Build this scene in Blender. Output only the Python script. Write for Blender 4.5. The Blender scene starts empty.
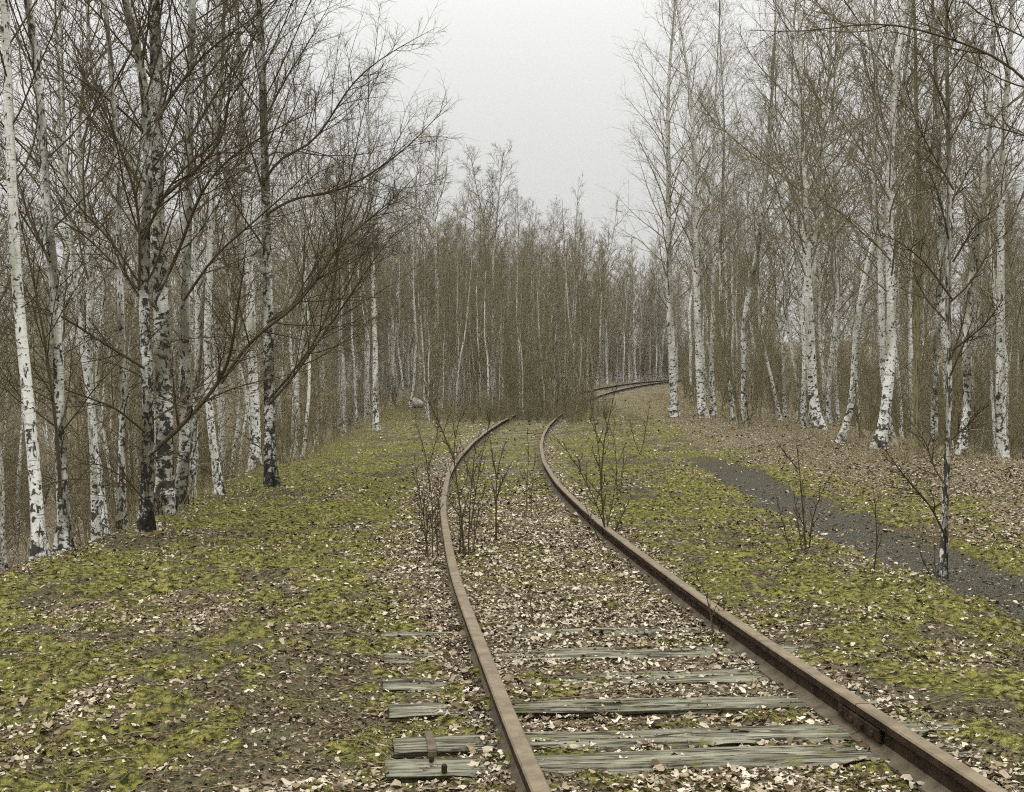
import bpy, math
import numpy as np

# ------------------------------------------------------------------ camera, world, sun, exposure
SC = bpy.context.scene
COL = SC.collection
FPX, CX, HORIZON, CAM_H = 1300.0, 512.0, 381.0, 1.51
cam_d = bpy.data.cameras.new("camera")
cam = bpy.data.objects.new("camera", cam_d)
COL.objects.link(cam)
cam.location = (0, 0, CAM_H)
cam.rotation_euler = (math.pi / 2, 0, 0)
cam_d.sensor_width = 36.0
cam_d.lens = FPX / 1024 * 36.0
cam_d.shift_y = (381 - 396) / 1024
cam_d.clip_start = 0.05
cam_d.clip_end = 2000
SC.camera = cam

SUN_EL, SUN_AZ = math.radians(52), math.radians(200)
world = bpy.data.worlds.new("World")
SC.world = world
world.use_nodes = True
wt = world.node_tree
wt.nodes.clear()
w_out = wt.nodes.new("ShaderNodeOutputWorld")
w_bg = wt.nodes.new("ShaderNodeBackground")
w_bg.inputs["Strength"].default_value = 0.10
sky = wt.nodes.new("ShaderNodeTexSky")
sky.sky_type = 'NISHITA'
sky.sun_disc = False
sky.sun_elevation = SUN_EL
sky.sun_rotation = SUN_AZ
sky.dust_density = 4.0
w_hs = wt.nodes.new("ShaderNodeHueSaturation")
w_hs.inputs["Saturation"].default_value = 0.12
wt.links.new(sky.outputs["Color"], w_hs.inputs["Color"])
# overcast: a pale cloud sheet hides nearly all of the clear sky and is brightest overhead
w_tc = wt.nodes.new("ShaderNodeTexCoord")
w_sep = wt.nodes.new("ShaderNodeSeparateXYZ")
wt.links.new(w_tc.outputs["Generated"], w_sep.inputs[0])
w_ramp = wt.nodes.new("ShaderNodeMapRange")
w_ramp.inputs["From Min"].default_value = 0.0
w_ramp.inputs["From Max"].default_value = 1.0
w_ramp.inputs["To Min"].default_value = 6.6
w_ramp.inputs["To Max"].default_value = 52.0
w_pow = wt.nodes.new("ShaderNodeMath")
w_pow.operation = 'POWER'
w_pow.inputs[1].default_value = 2.0
w_pow.use_clamp = True
wt.links.new(w_sep.outputs["Z"], w_pow.inputs[0])
wt.links.new(w_pow.outputs[0], w_ramp.inputs["Value"])
w_cloud = wt.nodes.new("ShaderNodeVectorMath")
w_cloud.operation = 'SCALE'
w_cloud.inputs[0].default_value = (1.0, 1.0, 0.975)
wt.links.new(w_ramp.outputs[0], w_cloud.inputs["Scale"])
w_mix = wt.nodes.new("ShaderNodeMix")
w_mix.data_type = 'RGBA'
w_mix.inputs[0].default_value = 0.88
wt.links.new(w_hs.outputs["Color"], w_mix.inputs[6])
wt.links.new(w_cloud.outputs[0], w_mix.inputs[7])
wt.links.new(w_mix.outputs[2], w_bg.inputs["Color"])
wt.links.new(w_bg.outputs[0], w_out.inputs["Surface"])

sun_d = bpy.data.lights.new("sun", 'SUN')
sun_d.energy = 0.6
sun_d.angle = math.radians(25)
sun_d.color = (1.0, 0.97, 0.92)
sun = bpy.data.objects.new("sun", sun_d)
COL.objects.link(sun)
sun.rotation_euler = (math.pi / 2 - SUN_EL, 0, math.pi - SUN_AZ)

SC.view_settings.view_transform = 'Standard'
SC.view_settings.look = 'None'
SC.view_settings.exposure = 0.0
SC.view_settings.gamma = 1.0
SC.render.engine = 'CYCLES'
cy = SC.cycles
cy.max_bounces = 4
cy.diffuse_bounces = 2
cy.glossy_bounces = 2
cy.transmission_bounces = 2
cy.transparent_max_bounces = 8
cy.volume_bounces = 0
cy.use_denoising = False
cy.filter_width = 1.1
cy.use_adaptive_sampling = True
cy.adaptive_threshold = 0.006
HAZE_DENSITY = 0.0003

# ------------------------------------------------------------------ helpers
RNG = np.random.default_rng(11)


def _hash(ix, iy, seed):
    h = (ix.astype(np.int64) * 374761393 + iy.astype(np.int64) * 668265263 + seed * 974634777) & 0xFFFFFFFF
    h = ((h ^ (h >> 13)) * 1274126177) & 0xFFFFFFFF
    h = (h ^ (h >> 16)) & 0xFFFFFFFF
    return h.astype(np.float64) / 4294967295.0


def vnoise(x, y, seed=0):
    ix, iy = np.floor(x), np.floor(y)
    fx, fy = x - ix, y - iy
    fx = fx * fx * fx * (fx * (fx * 6 - 15) + 10)
    fy = fy * fy * fy * (fy * (fy * 6 - 15) + 10)
    a, b = _hash(ix, iy, seed), _hash(ix + 1, iy, seed)
    c, d = _hash(ix, iy + 1, seed), _hash(ix + 1, iy + 1, seed)
    return (a * (1 - fx) + b * fx) * (1 - fy) + (c * (1 - fx) + d * fx) * fy


def fbm(x, y, seed=0, octv=4, gain=0.5):
    s, a, t = 0.0, 1.0, 0.0
    for k in range(octv):
        s = s + a * vnoise(x * 2.03 ** k + 13.7 * k, y * 2.03 ** k - 7.1 * k, seed + k)
        t += a
        a *= gain
    return s / t


def sstep(a, b, v):
    t = np.clip((v - a) / (b - a), 0, 1)
    return t * t * (3 - 2 * t)


def mesh_obj(name, verts, faces, mat, parent=None, attrs=None, smooth=True, mats=None, midx=None):
    """faces: int array (F, n) or list of such arrays; verts (V, 3)."""
    if isinstance(faces, np.ndarray):
        faces = [faces]
    me = bpy.data.meshes.new(name)
    verts = np.ascontiguousarray(verts, dtype=np.float32)
    me.vertices.add(len(verts))
    me.vertices.foreach_set("co", verts.ravel())
    tot = np.concatenate([np.full(len(f), f.shape[1], dtype=np.int32) for f in faces])
    idx = np.concatenate([f.ravel() for f in faces]).astype(np.int32)
    me.loops.add(len(idx))
    me.loops.foreach_set("vertex_index", idx)
    me.polygons.add(len(tot))
    st = np.concatenate([[0], np.cumsum(tot)[:-1]]).astype(np.int32)
    me.polygons.foreach_set("loop_start", st)
    me.polygons.foreach_set("loop_total", tot)
    me.polygons.foreach_set("use_smooth", np.full(len(tot), smooth, dtype=bool))
    for m in (mats or [mat]):
        me.materials.append(m)
    if midx is not None:
        me.polygons.foreach_set("material_index", midx.astype(np.int32))
    for k, v in (attrs or {}).items():
        v = np.ascontiguousarray(v, dtype=np.float32)
        if v.ndim == 1:
            a = me.attributes.new(k, 'FLOAT', 'POINT')
            a.data.foreach_set("value", v)
        else:
            a = me.attributes.new(k, 'FLOAT_VECTOR', 'POINT')
            a.data.foreach_set("vector", v.ravel())
    me.update(calc_edges=True)
    o = bpy.data.objects.new(name, me)
    COL.objects.link(o)
    if parent is not None:
        o.parent = parent
    return o


def tag(o, label=None, cat=None, group=None, kind=None):
    if label:
        o["label"] = label
    if cat:
        o["category"] = cat
    if group:
        o["group"] = group
    if kind:
        o["kind"] = kind
    return o


def thing(name, label, cat, loc=(0, 0, 0), rotz=0.0, group=None):
    o = bpy.data.objects.new(name, None)
    o.empty_display_size = 0.2
    COL.objects.link(o)
    o.location = loc
    o.rotation_euler = (0, 0, rotz)
    return tag(o, label, cat, group)


def copy_thing(root, loc, rotz, scale, label, cat, group, tilt=(0, 0)):
    r = root.copy()
    COL.objects.link(r)
    r.location = loc
    r.rotation_euler = (tilt[0], tilt[1], rotz)
    r.scale = scale
    tag(r, label, cat, group)
    for ch in PARTS[root.name]:
        c = ch.copy()
        COL.objects.link(c)
        c.parent = r
    return r


PARTS = {}

# ------------------------------------------------------------------ plan of the place
SLEEPERS = [4.45, 5.18, 5.50, 6.04, 6.62, 7.22, 7.86]
while SLEEPERS[-1] < 96:
    SLEEPERS.append(SLEEPERS[-1] + .66)


def track_x(y):
    d = y - 22.0
    return -0.2 + np.where(d < 0, 0.0034 * d * d, d * d / 440.0)


def track_dir(y):
    d = y - 22.0
    s = np.where(d < 0, 0.0068 * d, d / 220.0)
    n = np.sqrt(1 + s * s)
    return s / n, 1 / n


def rise(y):
    s = np.clip((y - 22) / 84.0, 0, 1)
    return 1.5 * s * s * (3 - 2 * s)


def left_edge(y):
    return -4.25 + 0.35 * (vnoise(y * 0.22, y * 0 + 3.3, 5) - 0.5) * 2


def right_edge(y):
    return np.maximum(8.4, track_x(y) + 6.5) + 0.6 * (vnoise(y * 0.25, y * 0 + 9.1, 6) - 0.5) * 2


def path_mask(x, y):
    c = 3.62 + 0.02 * (12 - y) * 0.3 + 0.10 * np.sin(y * 0.35) + 0.12 * (fbm(x * 1.3, y * 1.3, 77, 3) - .5)
    w = 0.46 + 0.1 * (vnoise(y * 0.5, y * 0 + 1.7, 8) - 0.5)
    return (1 - sstep(w * 0.6, w * 1.35, np.abs(x - c) + .42 * (fbm(x * 3.1, y * 1.9, 79, 4, .6) - .5)))  * (1 - sstep(22.0, 28.0, y + 1.5 * (fbm(x * 2, y * 2, 8, 2) - .5)))


def terrain(x, y, micro=True):
    x = np.asarray(x, dtype=np.float64)
    y = np.asarray(y, dtype=np.float64)
    z = rise(y)
    tx = track_x(np.clip(y, -10, 130))
    u = np.abs(x - tx)
    z = z - 0.02 * (1 - sstep(1.2, 1.6, u)) + np.where((x < tx) | (y > 7.5), .034, .008) * np.exp(-((u - .78) / .13) ** 2)
    # left bank falls away
    e = np.maximum(left_edge(y) - x, 0)
    far = sstep(62, 85, y)
    drop = 4.2 * (1 - np.exp(-(e * 0.62 * (e / (e + 0.5))) / 4.2 * 1.1))
    z = z - drop * (1 - 0.8 * far) - 0.10 * sstep(0.6, 3.8, -x - 0.4) * (1 - sstep(30, 50, y))
    # cinder path is worn in
    z = z - 0.05 * path_mask(x, y)
    # leaf bank on the right, then the ground falls behind it
    berm = sstep(4.3, 6.6, x) * (1 - sstep(30, 50, y))
    z = z + berm * (0.16 + 0.22 * (fbm(x * 0.5, y * 0.5, 31, 3) - 0.35))
    e2 = np.maximum(x - right_edge(y), 0)
    z = z - 2.6 * (1 - np.exp(-e2 * 0.4 * (e2 / (e2 + .6)) / 2.6)) * (1 - 0.7 * sstep(55, 80, y))
    z = z + 5.0 * sstep(106, 190, y) + 4.5 * sstep(20, 52, x) * (1 - .8 * sstep(80, 110, y))
    z = z + np.where((x > tx) & (y < 9), .030, 0) * sstep(.95, 1.1, u) * (1 - sstep(1.4, 2.2, u))
    # unevenness, smoother inside the track
    rough = 0.30 + 0.70 * sstep(1.15, 2.1, u)
    z = z + rough * 0.13 * (fbm(x * 0.55, y * 0.55, 3, 3) - 0.5)
    z = z + rough * 0.05 * (fbm(x * 2.6, y * 2.6, 4, 3) - 0.5)
    if micro:
        z = z + rough * 0.075 * (fbm(x * 9, y * 9, 9, 3, 0.62) - 0.5)
    return z


def moss_mask(x, y):
    tx = track_x(np.clip(y, -10, 130))
    u = x - tx
    n = fbm(x * 0.62 + 0.12 * y, y * 0.45, 41, 4, 0.55)
    f = fbm(x * 4.6, y * 3.4, 43, 4, 0.65)
    m = sstep(0.41, 0.60, 0.40 * n + 0.60 * f + 0.018 + .085 * np.exp(-(((x + 1.35) / .75) ** 2 + ((y - 6.6) / 2.6) ** 2)) + .06 * np.exp(-(((x - 2.4) / .8) ** 2 + ((y - 7.2) / 2.4) ** 2)))
    leafy = leaf_field(x, y)
    inside = np.abs(u) < 0.72
    spots = sstep(0.50, 0.62, 0.6 * fbm(x * 1.1, y * 1.7, 47, 3) + 0.42 * f)
    spots = np.maximum(spots, 0.9 * sstep(17, 22, y) * sstep(.40, .56, f) * (1 - sstep(40, 50, y)))
    m = np.where(inside, spots, m * (1 - 0.75 * sstep(0.5, 0.9, leafy)))
    m = m * (1 - path_mask(x, y)) * (1 - 0.65 * sstep(4.6, 6, x) * (y < 45)) * (1 - 0.6 * sstep(45, 75, y))
    m = m * (1 - 0.7 * sstep(0.6, 2.5, left_edge(y) - x)) * (1 - .45 * sstep(15, 32, y))
    return np.clip(m, 0, 1)


HERO_XY = []


def leaf_field(x, y):
    """0..1, how thickly the dead leaves lie"""
    tx = track_x(np.clip(y, -10, 130))
    u = x - tx
    n = fbm(x * 0.9, y * 0.7, 51, 4, 0.55)
    n2 = fbm(x * 3.1, y * 2.7, 53, 3, 0.6)
    l = 0.026 + 0.45 * sstep(0.53, 0.68, 0.55 * n + 0.45 * n2)
    ins = (1 - sstep(0.68, 0.78, np.abs(u)))
    mid = sstep(6.4, 8.2, y) * (1 - sstep(15, 19, y))
    l = np.maximum(l, ins * (0.30 + 0.7 * sstep(0.35, 0.55, n2) * 0.8 + mid * 0.7) * (1 - 0.6 * sstep(16, 21, y)))
    l = np.maximum(l, (1 - sstep(0.15, 0.55 + 0.4 * sstep(7.0, 10, y), -u - 0.72 + 0.7 * (n2 - .5))) * (u < 0) * (np.abs(u) > .7) * 0.95)
    l = np.maximum(l, (1 - sstep(0.10, 0.55, u - 0.75 + 0.5 * (n - .5))) * (u > 0) * (np.abs(u) > .7) * 0.8)
    b = sstep(4.0, 4.7, x) * sstep(.25, .5, n2 + .2)
    l = np.maximum(l, b * 0.62 * (1 - 0.5 * sstep(35, 60, y)))
    l = np.maximum(l, sstep(2.5, 2.9, x) * (1 - sstep(3.3, 3.5, x)) * 0.6 * sstep(.35, .6, n2) * (y > 9))
    # the drift at the lower left
    l = np.maximum(l, 0.95 * sstep(.42, .58, n2) * np.exp(-(((x + 2.15 - .25 * (y - 6)) / 0.42) ** 2 + ((y - 5.9) / 0.9) ** 2)))
    l = np.maximum(l, 0.5 * sstep(0.8, 2.2, left_edge(y) + 0.6 - x))
    l = np.maximum(l, 0.5 * sstep(16, 34, y) * sstep(.38, .6, n2))
    for hx, hy in HERO_XY:
        l = np.maximum(l, .85 * np.exp(-((x - hx) ** 2 + (y - hy) ** 2) / .16))
    # few stay on the tops of the near sleepers
    on = np.min(np.abs(np.asarray(y)[..., None] + .1 * (x - tx)[..., None] * 0 - np.array(SLEEPERS[:7])), axis=-1)
    l = l * np.where((y < 8.3) & (u < .8) & ((u > -.8) | (y < 6.3)) & (u > -1.3), .60 + .40 * sstep(.08, .15, on), 1.0)
    return np.clip(l * (1 - 0.72 * path_mask(x, y)), 0, 1)


def pix(px, py, d):
    """the point at depth d (metres) that is seen at this picture point"""
    return np.array([(px - CX) * d / FPX, d, CAM_H + (HORIZON - py) * d / FPX])


# ------------------------------------------------------------------ materials
def new_mat(name):
    m = bpy.data.materials.new(name)
    m.use_nodes = True
    nt = m.node_tree
    nt.nodes.clear()
    out = nt.nodes.new("ShaderNodeOutputMaterial")
    b = nt.nodes.new("ShaderNodeBsdfPrincipled")
    nt.links.new(b.outputs[0], out.inputs["Surface"])
    b.inputs["Specular IOR Level"].default_value = 0.01
    b.inputs["Roughness"].default_value = 0.85
    return m, nt, b


class NT:
    """short forms for wiring nodes"""

    def __init__(self, nt):
        self.nt = nt

    def n(self, t, **kw):
        x = self.nt.nodes.new(t)
        for k, v in kw.items():
            setattr(x, k, v)
        return x

    def put(self, sock, v):
        if isinstance(v, bpy.types.NodeSocket):
            self.nt.links.new(v, sock)
        else:
            sock.default_value = v

    def noise(self, vec, scale, detail=3, rough=0.55, dist=0.0):
        x = self.n("ShaderNodeTexNoise")
        if vec is not None:
            self.put(x.inputs["Vector"], vec)
        x.inputs["Scale"].default_value = scale
        x.inputs["Detail"].default_value = detail
        x.inputs["Roughness"].default_value = rough
        x.inputs["Distortion"].default_value = dist
        return x.outputs["Fac"]

    def voro(self, vec, scale, out="Distance", rnd=1.0, feature='F1'):
        x = self.n("ShaderNodeTexVoronoi", feature=feature)
        if vec is not None:
            self.put(x.inputs["Vector"], vec)
        x.inputs["Scale"].default_value = scale
        x.inputs["Randomness"].default_value = rnd
        return x.outputs[out]

    def step(self, v, a, b, lo=0.0, hi=1.0):
        x = self.n("ShaderNodeMapRange", interpolation_type='SMOOTHSTEP')
        self.put(x.inputs["Value"], v)
        x.inputs["From Min"].default_value = a
        x.inputs["From Max"].default_value = b
        x.inputs["To Min"].default_value = lo
        x.inputs["To Max"].default_value = hi
        return x.outputs[0]

    def math(self, op, a, b=0.0):
        x = self.n("ShaderNodeMath", operation=op)
        self.put(x.inputs[0], a)
        self.put(x.inputs[1], b)
        return x.outputs[0]

    def mix(self, f, a, b):
        x = self.n("ShaderNodeMix", data_type='RGBA')
        self.put(x.inputs[0], f)
        self.put(x.inputs[6], a)
        self.put(x.inputs[7], b)
        return x.outputs[2]

    def attr(self, name, out="Fac"):
        x = self.n("ShaderNodeAttribute", attribute_name=name)
        return x.outputs[out]

    def scale(self, v, s):
        x = self.n("ShaderNodeVectorMath", operation='MULTIPLY')
        self.put(x.inputs[0], v)
        x.inputs[1].default_value = s
        return x.outputs[0]

    def bump(self, h, strength, dist, bsdf):
        x = self.n("ShaderNodeBump")
        x.inputs["Strength"].default_value = strength
        x.inputs["Distance"].default_value = dist
        self.put(x.inputs["Height"], h)
        self.nt.links.new(x.outputs[0], bsdf.inputs["Normal"])


def col(r, g, b):
    return (r, g, b, 1.0)


def mat_ground():
    m, nt, b = new_mat("mossy_ground")
    k = NT(nt)
    pos = k.n("ShaderNodeNewGeometry").outputs["Position"]
    moss, leaf, cind = k.attr("moss"), k.attr("leaf"), k.attr("cinder")
    n1 = k.noise(pos, 3.0, 5, 0.6)
    n2 = k.noise(pos, 22.0, 4, 0.6)
    n3 = k.noise(pos, 85.0, 3, 0.6)
    soil = k.mix(k.step(k.math('ADD', k.math('MULTIPLY', n2, .5), k.math('MULTIPLY', n3, .5)), .38, .62), col(.015, .013, .008), col(.150, .122, .074))
    soil = k.mix(k.math('MULTIPLY', k.step(n1, .4, .7), .6), soil, col(.085, .085, .045))
    # crumbled litter between the whole leaves
    vc = k.voro(pos, 46.0, "Color")
    sep = k.n("ShaderNodeSeparateColor")
    k.put(sep.inputs[0], vc)
    litter = k.mix(k.step(sep.outputs[0], .1, .9), col(.06, .042, .024), col(.32, .265, .185))
    lf = k.math('MULTIPLY', k.step(sep.outputs[1], .25, .45), k.step(k.math('ADD', leaf, k.math('MULTIPLY', n1, .35)), .30, .75))
    c = k.mix(k.math('MULTIPLY', lf, .9), soil, litter)
    mcol = k.mix(k.step(n2, .36, .64), col(.022, .022, .008), col(.230, .215, .060))
    mcol = k.mix(k.math('MULTIPLY', k.step(n1, .45, .75), .7), mcol, col(.110, .110, .038))
    mf = k.step(k.math('ADD', moss, k.math('MULTIPLY', k.math('ADD', n2, n3), .42)), .62, .98)
    c = k.mix(k.math('MULTIPLY', mf, .92), c, mcol)
    cc = k.mix(k.step(n3, .35, .65), col(.022, .0215, .0165), col(.118, .111, .085))
    c = k.mix(k.step(k.math('ADD', cind, k.math('MULTIPLY', k.math('SUBTRACT', n2, .5), 1.1)), .25, .85), c, cc)
    nt.links.new(c, b.inputs["Base Color"])
    h = k.math('ADD', k.math('MULTIPLY', n2, .7), k.math('MULTIPLY', n3, .5))
    k.bump(h, 1.0, .05, b)
    b.inputs["Roughness"].default_value = .95
    b.inputs["Specular IOR Level"].default_value = .02
    return m


def mat_bark(name, white=True, green=0.3, dark=0.5, old=0.0, pale=.6, ta=(.036, .028, .017), tb=(.110, .086, .052)):
    """dark twigs; limbs and trunks thicker than a few centimetres turn white with black marks"""
    m, nt, b = new_mat(name)
    k = NT(nt)
    v = k.attr("bark", "Vector")
    rad = k.attr("rad")
    hgt = k.attr("hgt")
    info = k.n("ShaderNodeObjectInfo")
    rnd = info.outputs["Random"]
    off = k.n("ShaderNodeVectorMath", operation='ADD')
    k.put(off.inputs[0], v)
    cmb = k.n("ShaderNodeCombineXYZ")
    k.put(cmb.inputs[2], k.math('MULTIPLY', rnd, 37.0))
    k.put(off.inputs[1], cmb.outputs[0])
    v = off.outputs[0]
    twig = k.mix(k.noise(v, 3.0, 2), col(*ta), col(*tb))
    twig = k.mix(k.math('MULTIPLY', k.step(k.noise(v, 1.3, 2), .4, .7), green), twig, col(.105, .102, .042))
    if not white:
        c = k.mix(k.step(k.noise(k.scale(v, (8, 8, 2.0)), 2.2, 4), .30, .60), col(.050, .045, .024), k.mix(pale, twig, col(.32, .275, .15)))
        nt.links.new(c, b.inputs["Base Color"])
        k.bump(k.noise(k.scale(v, (8, 8, 2)), 2.5, 3), .6, .02, b)
        return m
    chalk = k.mix(k.noise(k.scale(v, (3, 3, 3)), 1.2, 3), col(.42, .415, .385), col(.72, .71, .665))
    g = k.noise(k.scale(v, (2, 2, .6)), 1.4, 3)
    chalk = k.mix(k.math('MULTIPLY', k.step(g, .42, .70), .85), chalk, col(.22, .225, .14))
    # fine cross bands
    band = k.noise(k.scale(v, (2.2, 2.2, 30)), 1.6, 3, .6)
    chalk = k.mix(k.math('MULTIPLY', k.step(band, .56, .66), .65), chalk, col(.085, .075, .06))
    # black branch scars, wide and flat, thicker towards the foot
    patch = k.math('MAXIMUM', k.noise(k.scale(v, (4.2, 4.2, 4.4)), 1.9, 6, .62, .7), k.math('SUBTRACT', k.noise(k.scale(v, (3.6, 3.6, 8)), 1.9, 3, .6, .3), .025))
    low = k.step(hgt, 0.1, 2.6, .048 if old else .055, 0.0)
    scar = k.step(k.math('ADD', patch, low), .575 - old, .625 - old)
    if old:
        chalk = k.mix(k.math('MULTIPLY', k.step(k.noise(k.scale(v, (2, 2, 1.2)), 1.1, 3), .38, .62), .85), chalk, col(.085, .078, .046))
    c = k.mix(k.math('MULTIPLY', scar, .93), chalk, col(.017, .015, .012))
    foot = k.noise(k.scale(v, (5, 5, 1.6)), 2.0, 4, .6)
    ft = k.step(k.math('ADD', foot, k.step(hgt, 0.0, 1.4, (.05 if dark < 1 else .10), -.18)), .54, .70)
    c = k.mix(k.math('MULTIPLY', ft, dark), c, col(.016, .014, .010))
    jit = k.math('MULTIPLY', k.math('SUBTRACT', k.noise(v, 4.0, 3), .5), .03)
    wf = k.step(k.math('ADD', rad, jit), .011, .024)
    c = k.mix(wf, twig, c)
    nt.links.new(c, b.inputs["Base Color"])
    k.bump(k.math('SUBTRACT', patch, k.math('MULTIPLY', foot, .8)), .5, .02, b)
    b.inputs["Roughness"].default_value = .75
    return m


def mat_leaf():
    m, nt, b = new_mat("dead_leaf")
    k = NT(nt)
    t = k.attr("tint")
    r = k.n("ShaderNodeValToRGB")
    k.put(r.inputs[0], t)
    e = r.color_ramp.elements
    e[0].position, e[0].color = 0.0, col(.045, .028, .014)
    e[1].position, e[1].color = 1.0, col(.52, .475, .385)
    for p, c in ((.22, (.100, .074, .042)), (.45, (.24, .195, .132)), (.75, (.385, .34, .26))):
        x = e.new(p)
        x.color = col(*c)
    pos = k.n("ShaderNodeNewGeometry").outputs["Position"]
    c = k.mix(k.math('MULTIPLY', k.step(k.noise(pos, 90, 2), .45, .7), .45), r.outputs[0], col(.14, .105, .075))
    nt.links.new(c, b.inputs["Base Color"])
    b.inputs["Roughness"].default_value = .6
    return m


def mat_moss():
    m, nt, b = new_mat("moss_shoots")
    k = NT(nt)
    c = k.mix(k.attr("tint"), col(.032, .034, .010), col(.275, .262, .066))
    nt.links.new(c, b.inputs["Base Color"])
    b.inputs["Roughness"].default_value = .9
    return m


def mat_wood():
    m, nt, b = new_mat("weathered_timber")
    k = NT(nt)
    v = k.n("ShaderNodeTexCoord").outputs["Object"]
    rnd = k.n("ShaderNodeObjectInfo").outputs["Random"]
    off = k.n("ShaderNodeVectorMath", operation='ADD')
    cmb = k.n("ShaderNodeCombineXYZ")
    k.put(cmb.inputs[1], k.math('MULTIPLY', rnd, 19.0))
    k.put(off.inputs[0], v)
    k.put(off.inputs[1], cmb.outputs[0])
    v = off.outputs[0]
    grain = k.noise(k.scale(v, (1.2, 38, 38)), 1.0, 4, .65, .6)
    grain2 = k.noise(k.scale(v, (4, 110, 110)), 1.0, 3, .6, .3)
    blot = k.noise(v, 4.5, 4, .6)
    c = k.mix(k.step(grain, .3, .7), col(.060, .056, .040), col(.250, .238, .180))
    c = k.mix(k.math('MULTIPLY', k.step(grain2, .47, .60), .9), c, col(.018, .016, .012))
    c = k.mix(k.math('MULTIPLY', k.step(blot, .5, .7), .5), c, col(.20, .205, .15))
    ms = k.noise(v, 7.0, 5, .65)
    c = k.mix(k.math('MULTIPLY', k.step(ms, .54, .70), .75), c, k.mix(k.noise(v, 60, 2), col(.045, .05, .016), col(.155, .155, .045)))
    nt.links.new(c, b.inputs["Base Color"])
    k.bump(k.math('ADD', grain, k.math('MULTIPLY', grain2, .5)), .8, .015, b)
    return m


def mat_rust(name, a, c2, spot, rough=.6):
    m, nt, b = new_mat(name)
    k = NT(nt)
    pos = k.n("ShaderNodeNewGeometry").outputs["Position"]
    n1, n2 = k.noise(pos, 9.0, 5, .65), k.noise(pos, 120.0, 3, .6)
    c = k.mix(k.step(n1, .32, .68), col(*a), col(*c2))
    c = k.mix(k.math('MULTIPLY', k.step(n2, .55, .72), .6), c, col(*spot))
    nt.links.new(c, b.inputs["Base Color"])
    k.bump(n2, .35, .004, b)
    b.inputs["Roughness"].default_value = rough
    b.inputs["Specular IOR Level"].default_value = .12
    return m


def mat_plain(name, a, c2, scale=12, rough=.9):
    m, nt, b = new_mat(name)
    k = NT(nt)
    pos = k.n("ShaderNodeTexCoord").outputs["Object"]
    n = k.noise(pos, scale, 5, .6)
    nt.links.new(k.mix(k.step(n, .35, .65), col(*a), col(*c2)), b.inputs["Base Color"])
    k.bump(n, .7, .02, b)
    b.inputs["Roughness"].default_value = rough
    return m


M_GROUND = mat_ground()
M_WHITE = mat_bark("birch_bark", True, .35, .75)
M_ROUGH = mat_bark("old_birch_bark", True, .5, 1.0, .045)
M_DARK = mat_bark("brown_bark", False, .85)
M_ALGAE = mat_bark("green_tinged_birch_bark", True, .6, .9, .02)
M_FINE = mat_bark("hazed_brown_twigs", True, .5, .75, ta=(.105, .088, .058), tb=(.275, .238, .155))  # paler brown bark copy for farther trees, distance haze put into the twig colour
M_STEM = mat_bark("reddish_stem", False, .25, pale=.0)
M_LEAF, M_MOSS, M_WOOD = mat_leaf(), mat_moss(), mat_wood()
M_HEAD = mat_rust("worn_rail_head", (.105, .082, .052), (.165, .132, .086), (.065, .042, .024), .6)
M_RUST = mat_rust("dark_rail_rust", (.012, .008, .005), (.042, .026, .014), (.075, .038, .017), .9)
M_FOOT = mat_rust("dusty_rail_foot", (.062, .049, .032), (.120, .098, .066), (.040, .027, .016), .9)
M_ROCK = mat_plain("pale_rock", (.22, .20, .17), (.38, .35, .31), 6)
M_GRASS = mat_plain("dry_grass", (.15, .130, .060), (.30, .255, .13), 30)

# ------------------------------------------------------------------ ground sheet
def build_ground():
    ys = list(np.arange(-14, 3.0, .5))
    y = 3.0
    while y < 62:
        ys.append(y)
        y += max(.026, .0042 * y)
    while y < 260:
        ys.append(y)
        y += .03 * y
    ys.append(262.0)
    xs = list(np.arange(0, 2.6, .03))
    x, s = 2.6, .03
    while x < 160:
        xs.append(x)
        s = .03 + .02 * (x - 2.6)
        x += s
    xs.append(170.0)
    xs = np.array(xs)
    xs = np.concatenate([-xs[:0:-1], xs])
    ys = np.array(ys)
    X, Y = np.meshgrid(xs, ys)
    x, y = X.ravel(), Y.ravel()
    z = terrain(x, y)
    ms = moss_mask(x, y)
    z = z + ms * .022 * sstep(.3, .7, fbm(x * 7, y * 7, 61, 2)) * (y < 40)
    nx, ny = len(xs), len(ys)
    i = (np.arange(ny - 1)[:, None] * nx + np.arange(nx - 1)[None, :]).ravel()
    f = np.stack([i, i + 1, i + nx + 1, i + nx], 1)
    o = mesh_obj("ground", np.stack([x, y, z], 1), f, M_GROUND,
                 attrs={"moss": ms, "leaf": leaf_field(x, y), "cinder": path_mask(x, y)})
    tag(o, "mossy ground strewn with dead leaves, with a worn dark cinder path along the right", "ground", kind="structure")


build_ground()


# ------------------------------------------------------------------ haze
def build_haze():
    x0, x1, y0, y1, z0, z1 = -180, 180, -20, 270, -9, 27
    v = np.array([(x, y, z) for z in (z0, z1) for y in (y0, y1) for x in (x0, x1)], float)
    f = np.array([(0, 2, 3, 1), (4, 5, 7, 6), (0, 1, 5, 4), (2, 6, 7, 3), (0, 4, 6, 2), (1, 3, 7, 5)])
    m = bpy.data.materials.new("thin_mist")
    m.use_nodes = True
    nt = m.node_tree
    nt.nodes.clear()
    out = nt.nodes.new("ShaderNodeOutputMaterial")
    p = nt.nodes.new("ShaderNodeVolumePrincipled")
    p.inputs["Color"].default_value = (.93, .93, .94, 1)
    p.inputs["Density"].default_value = HAZE_DENSITY
    p.inputs["Anisotropy"].default_value = 0.2
    nt.links.new(p.outputs[0], out.inputs["Volume"])
    o = mesh_obj("haze", v, f, m, smooth=False)
    tag(o, "thin pale mist hanging through the whole wood", "haze", kind="stuff")


if HAZE_DENSITY > 0:
    build_haze()


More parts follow.
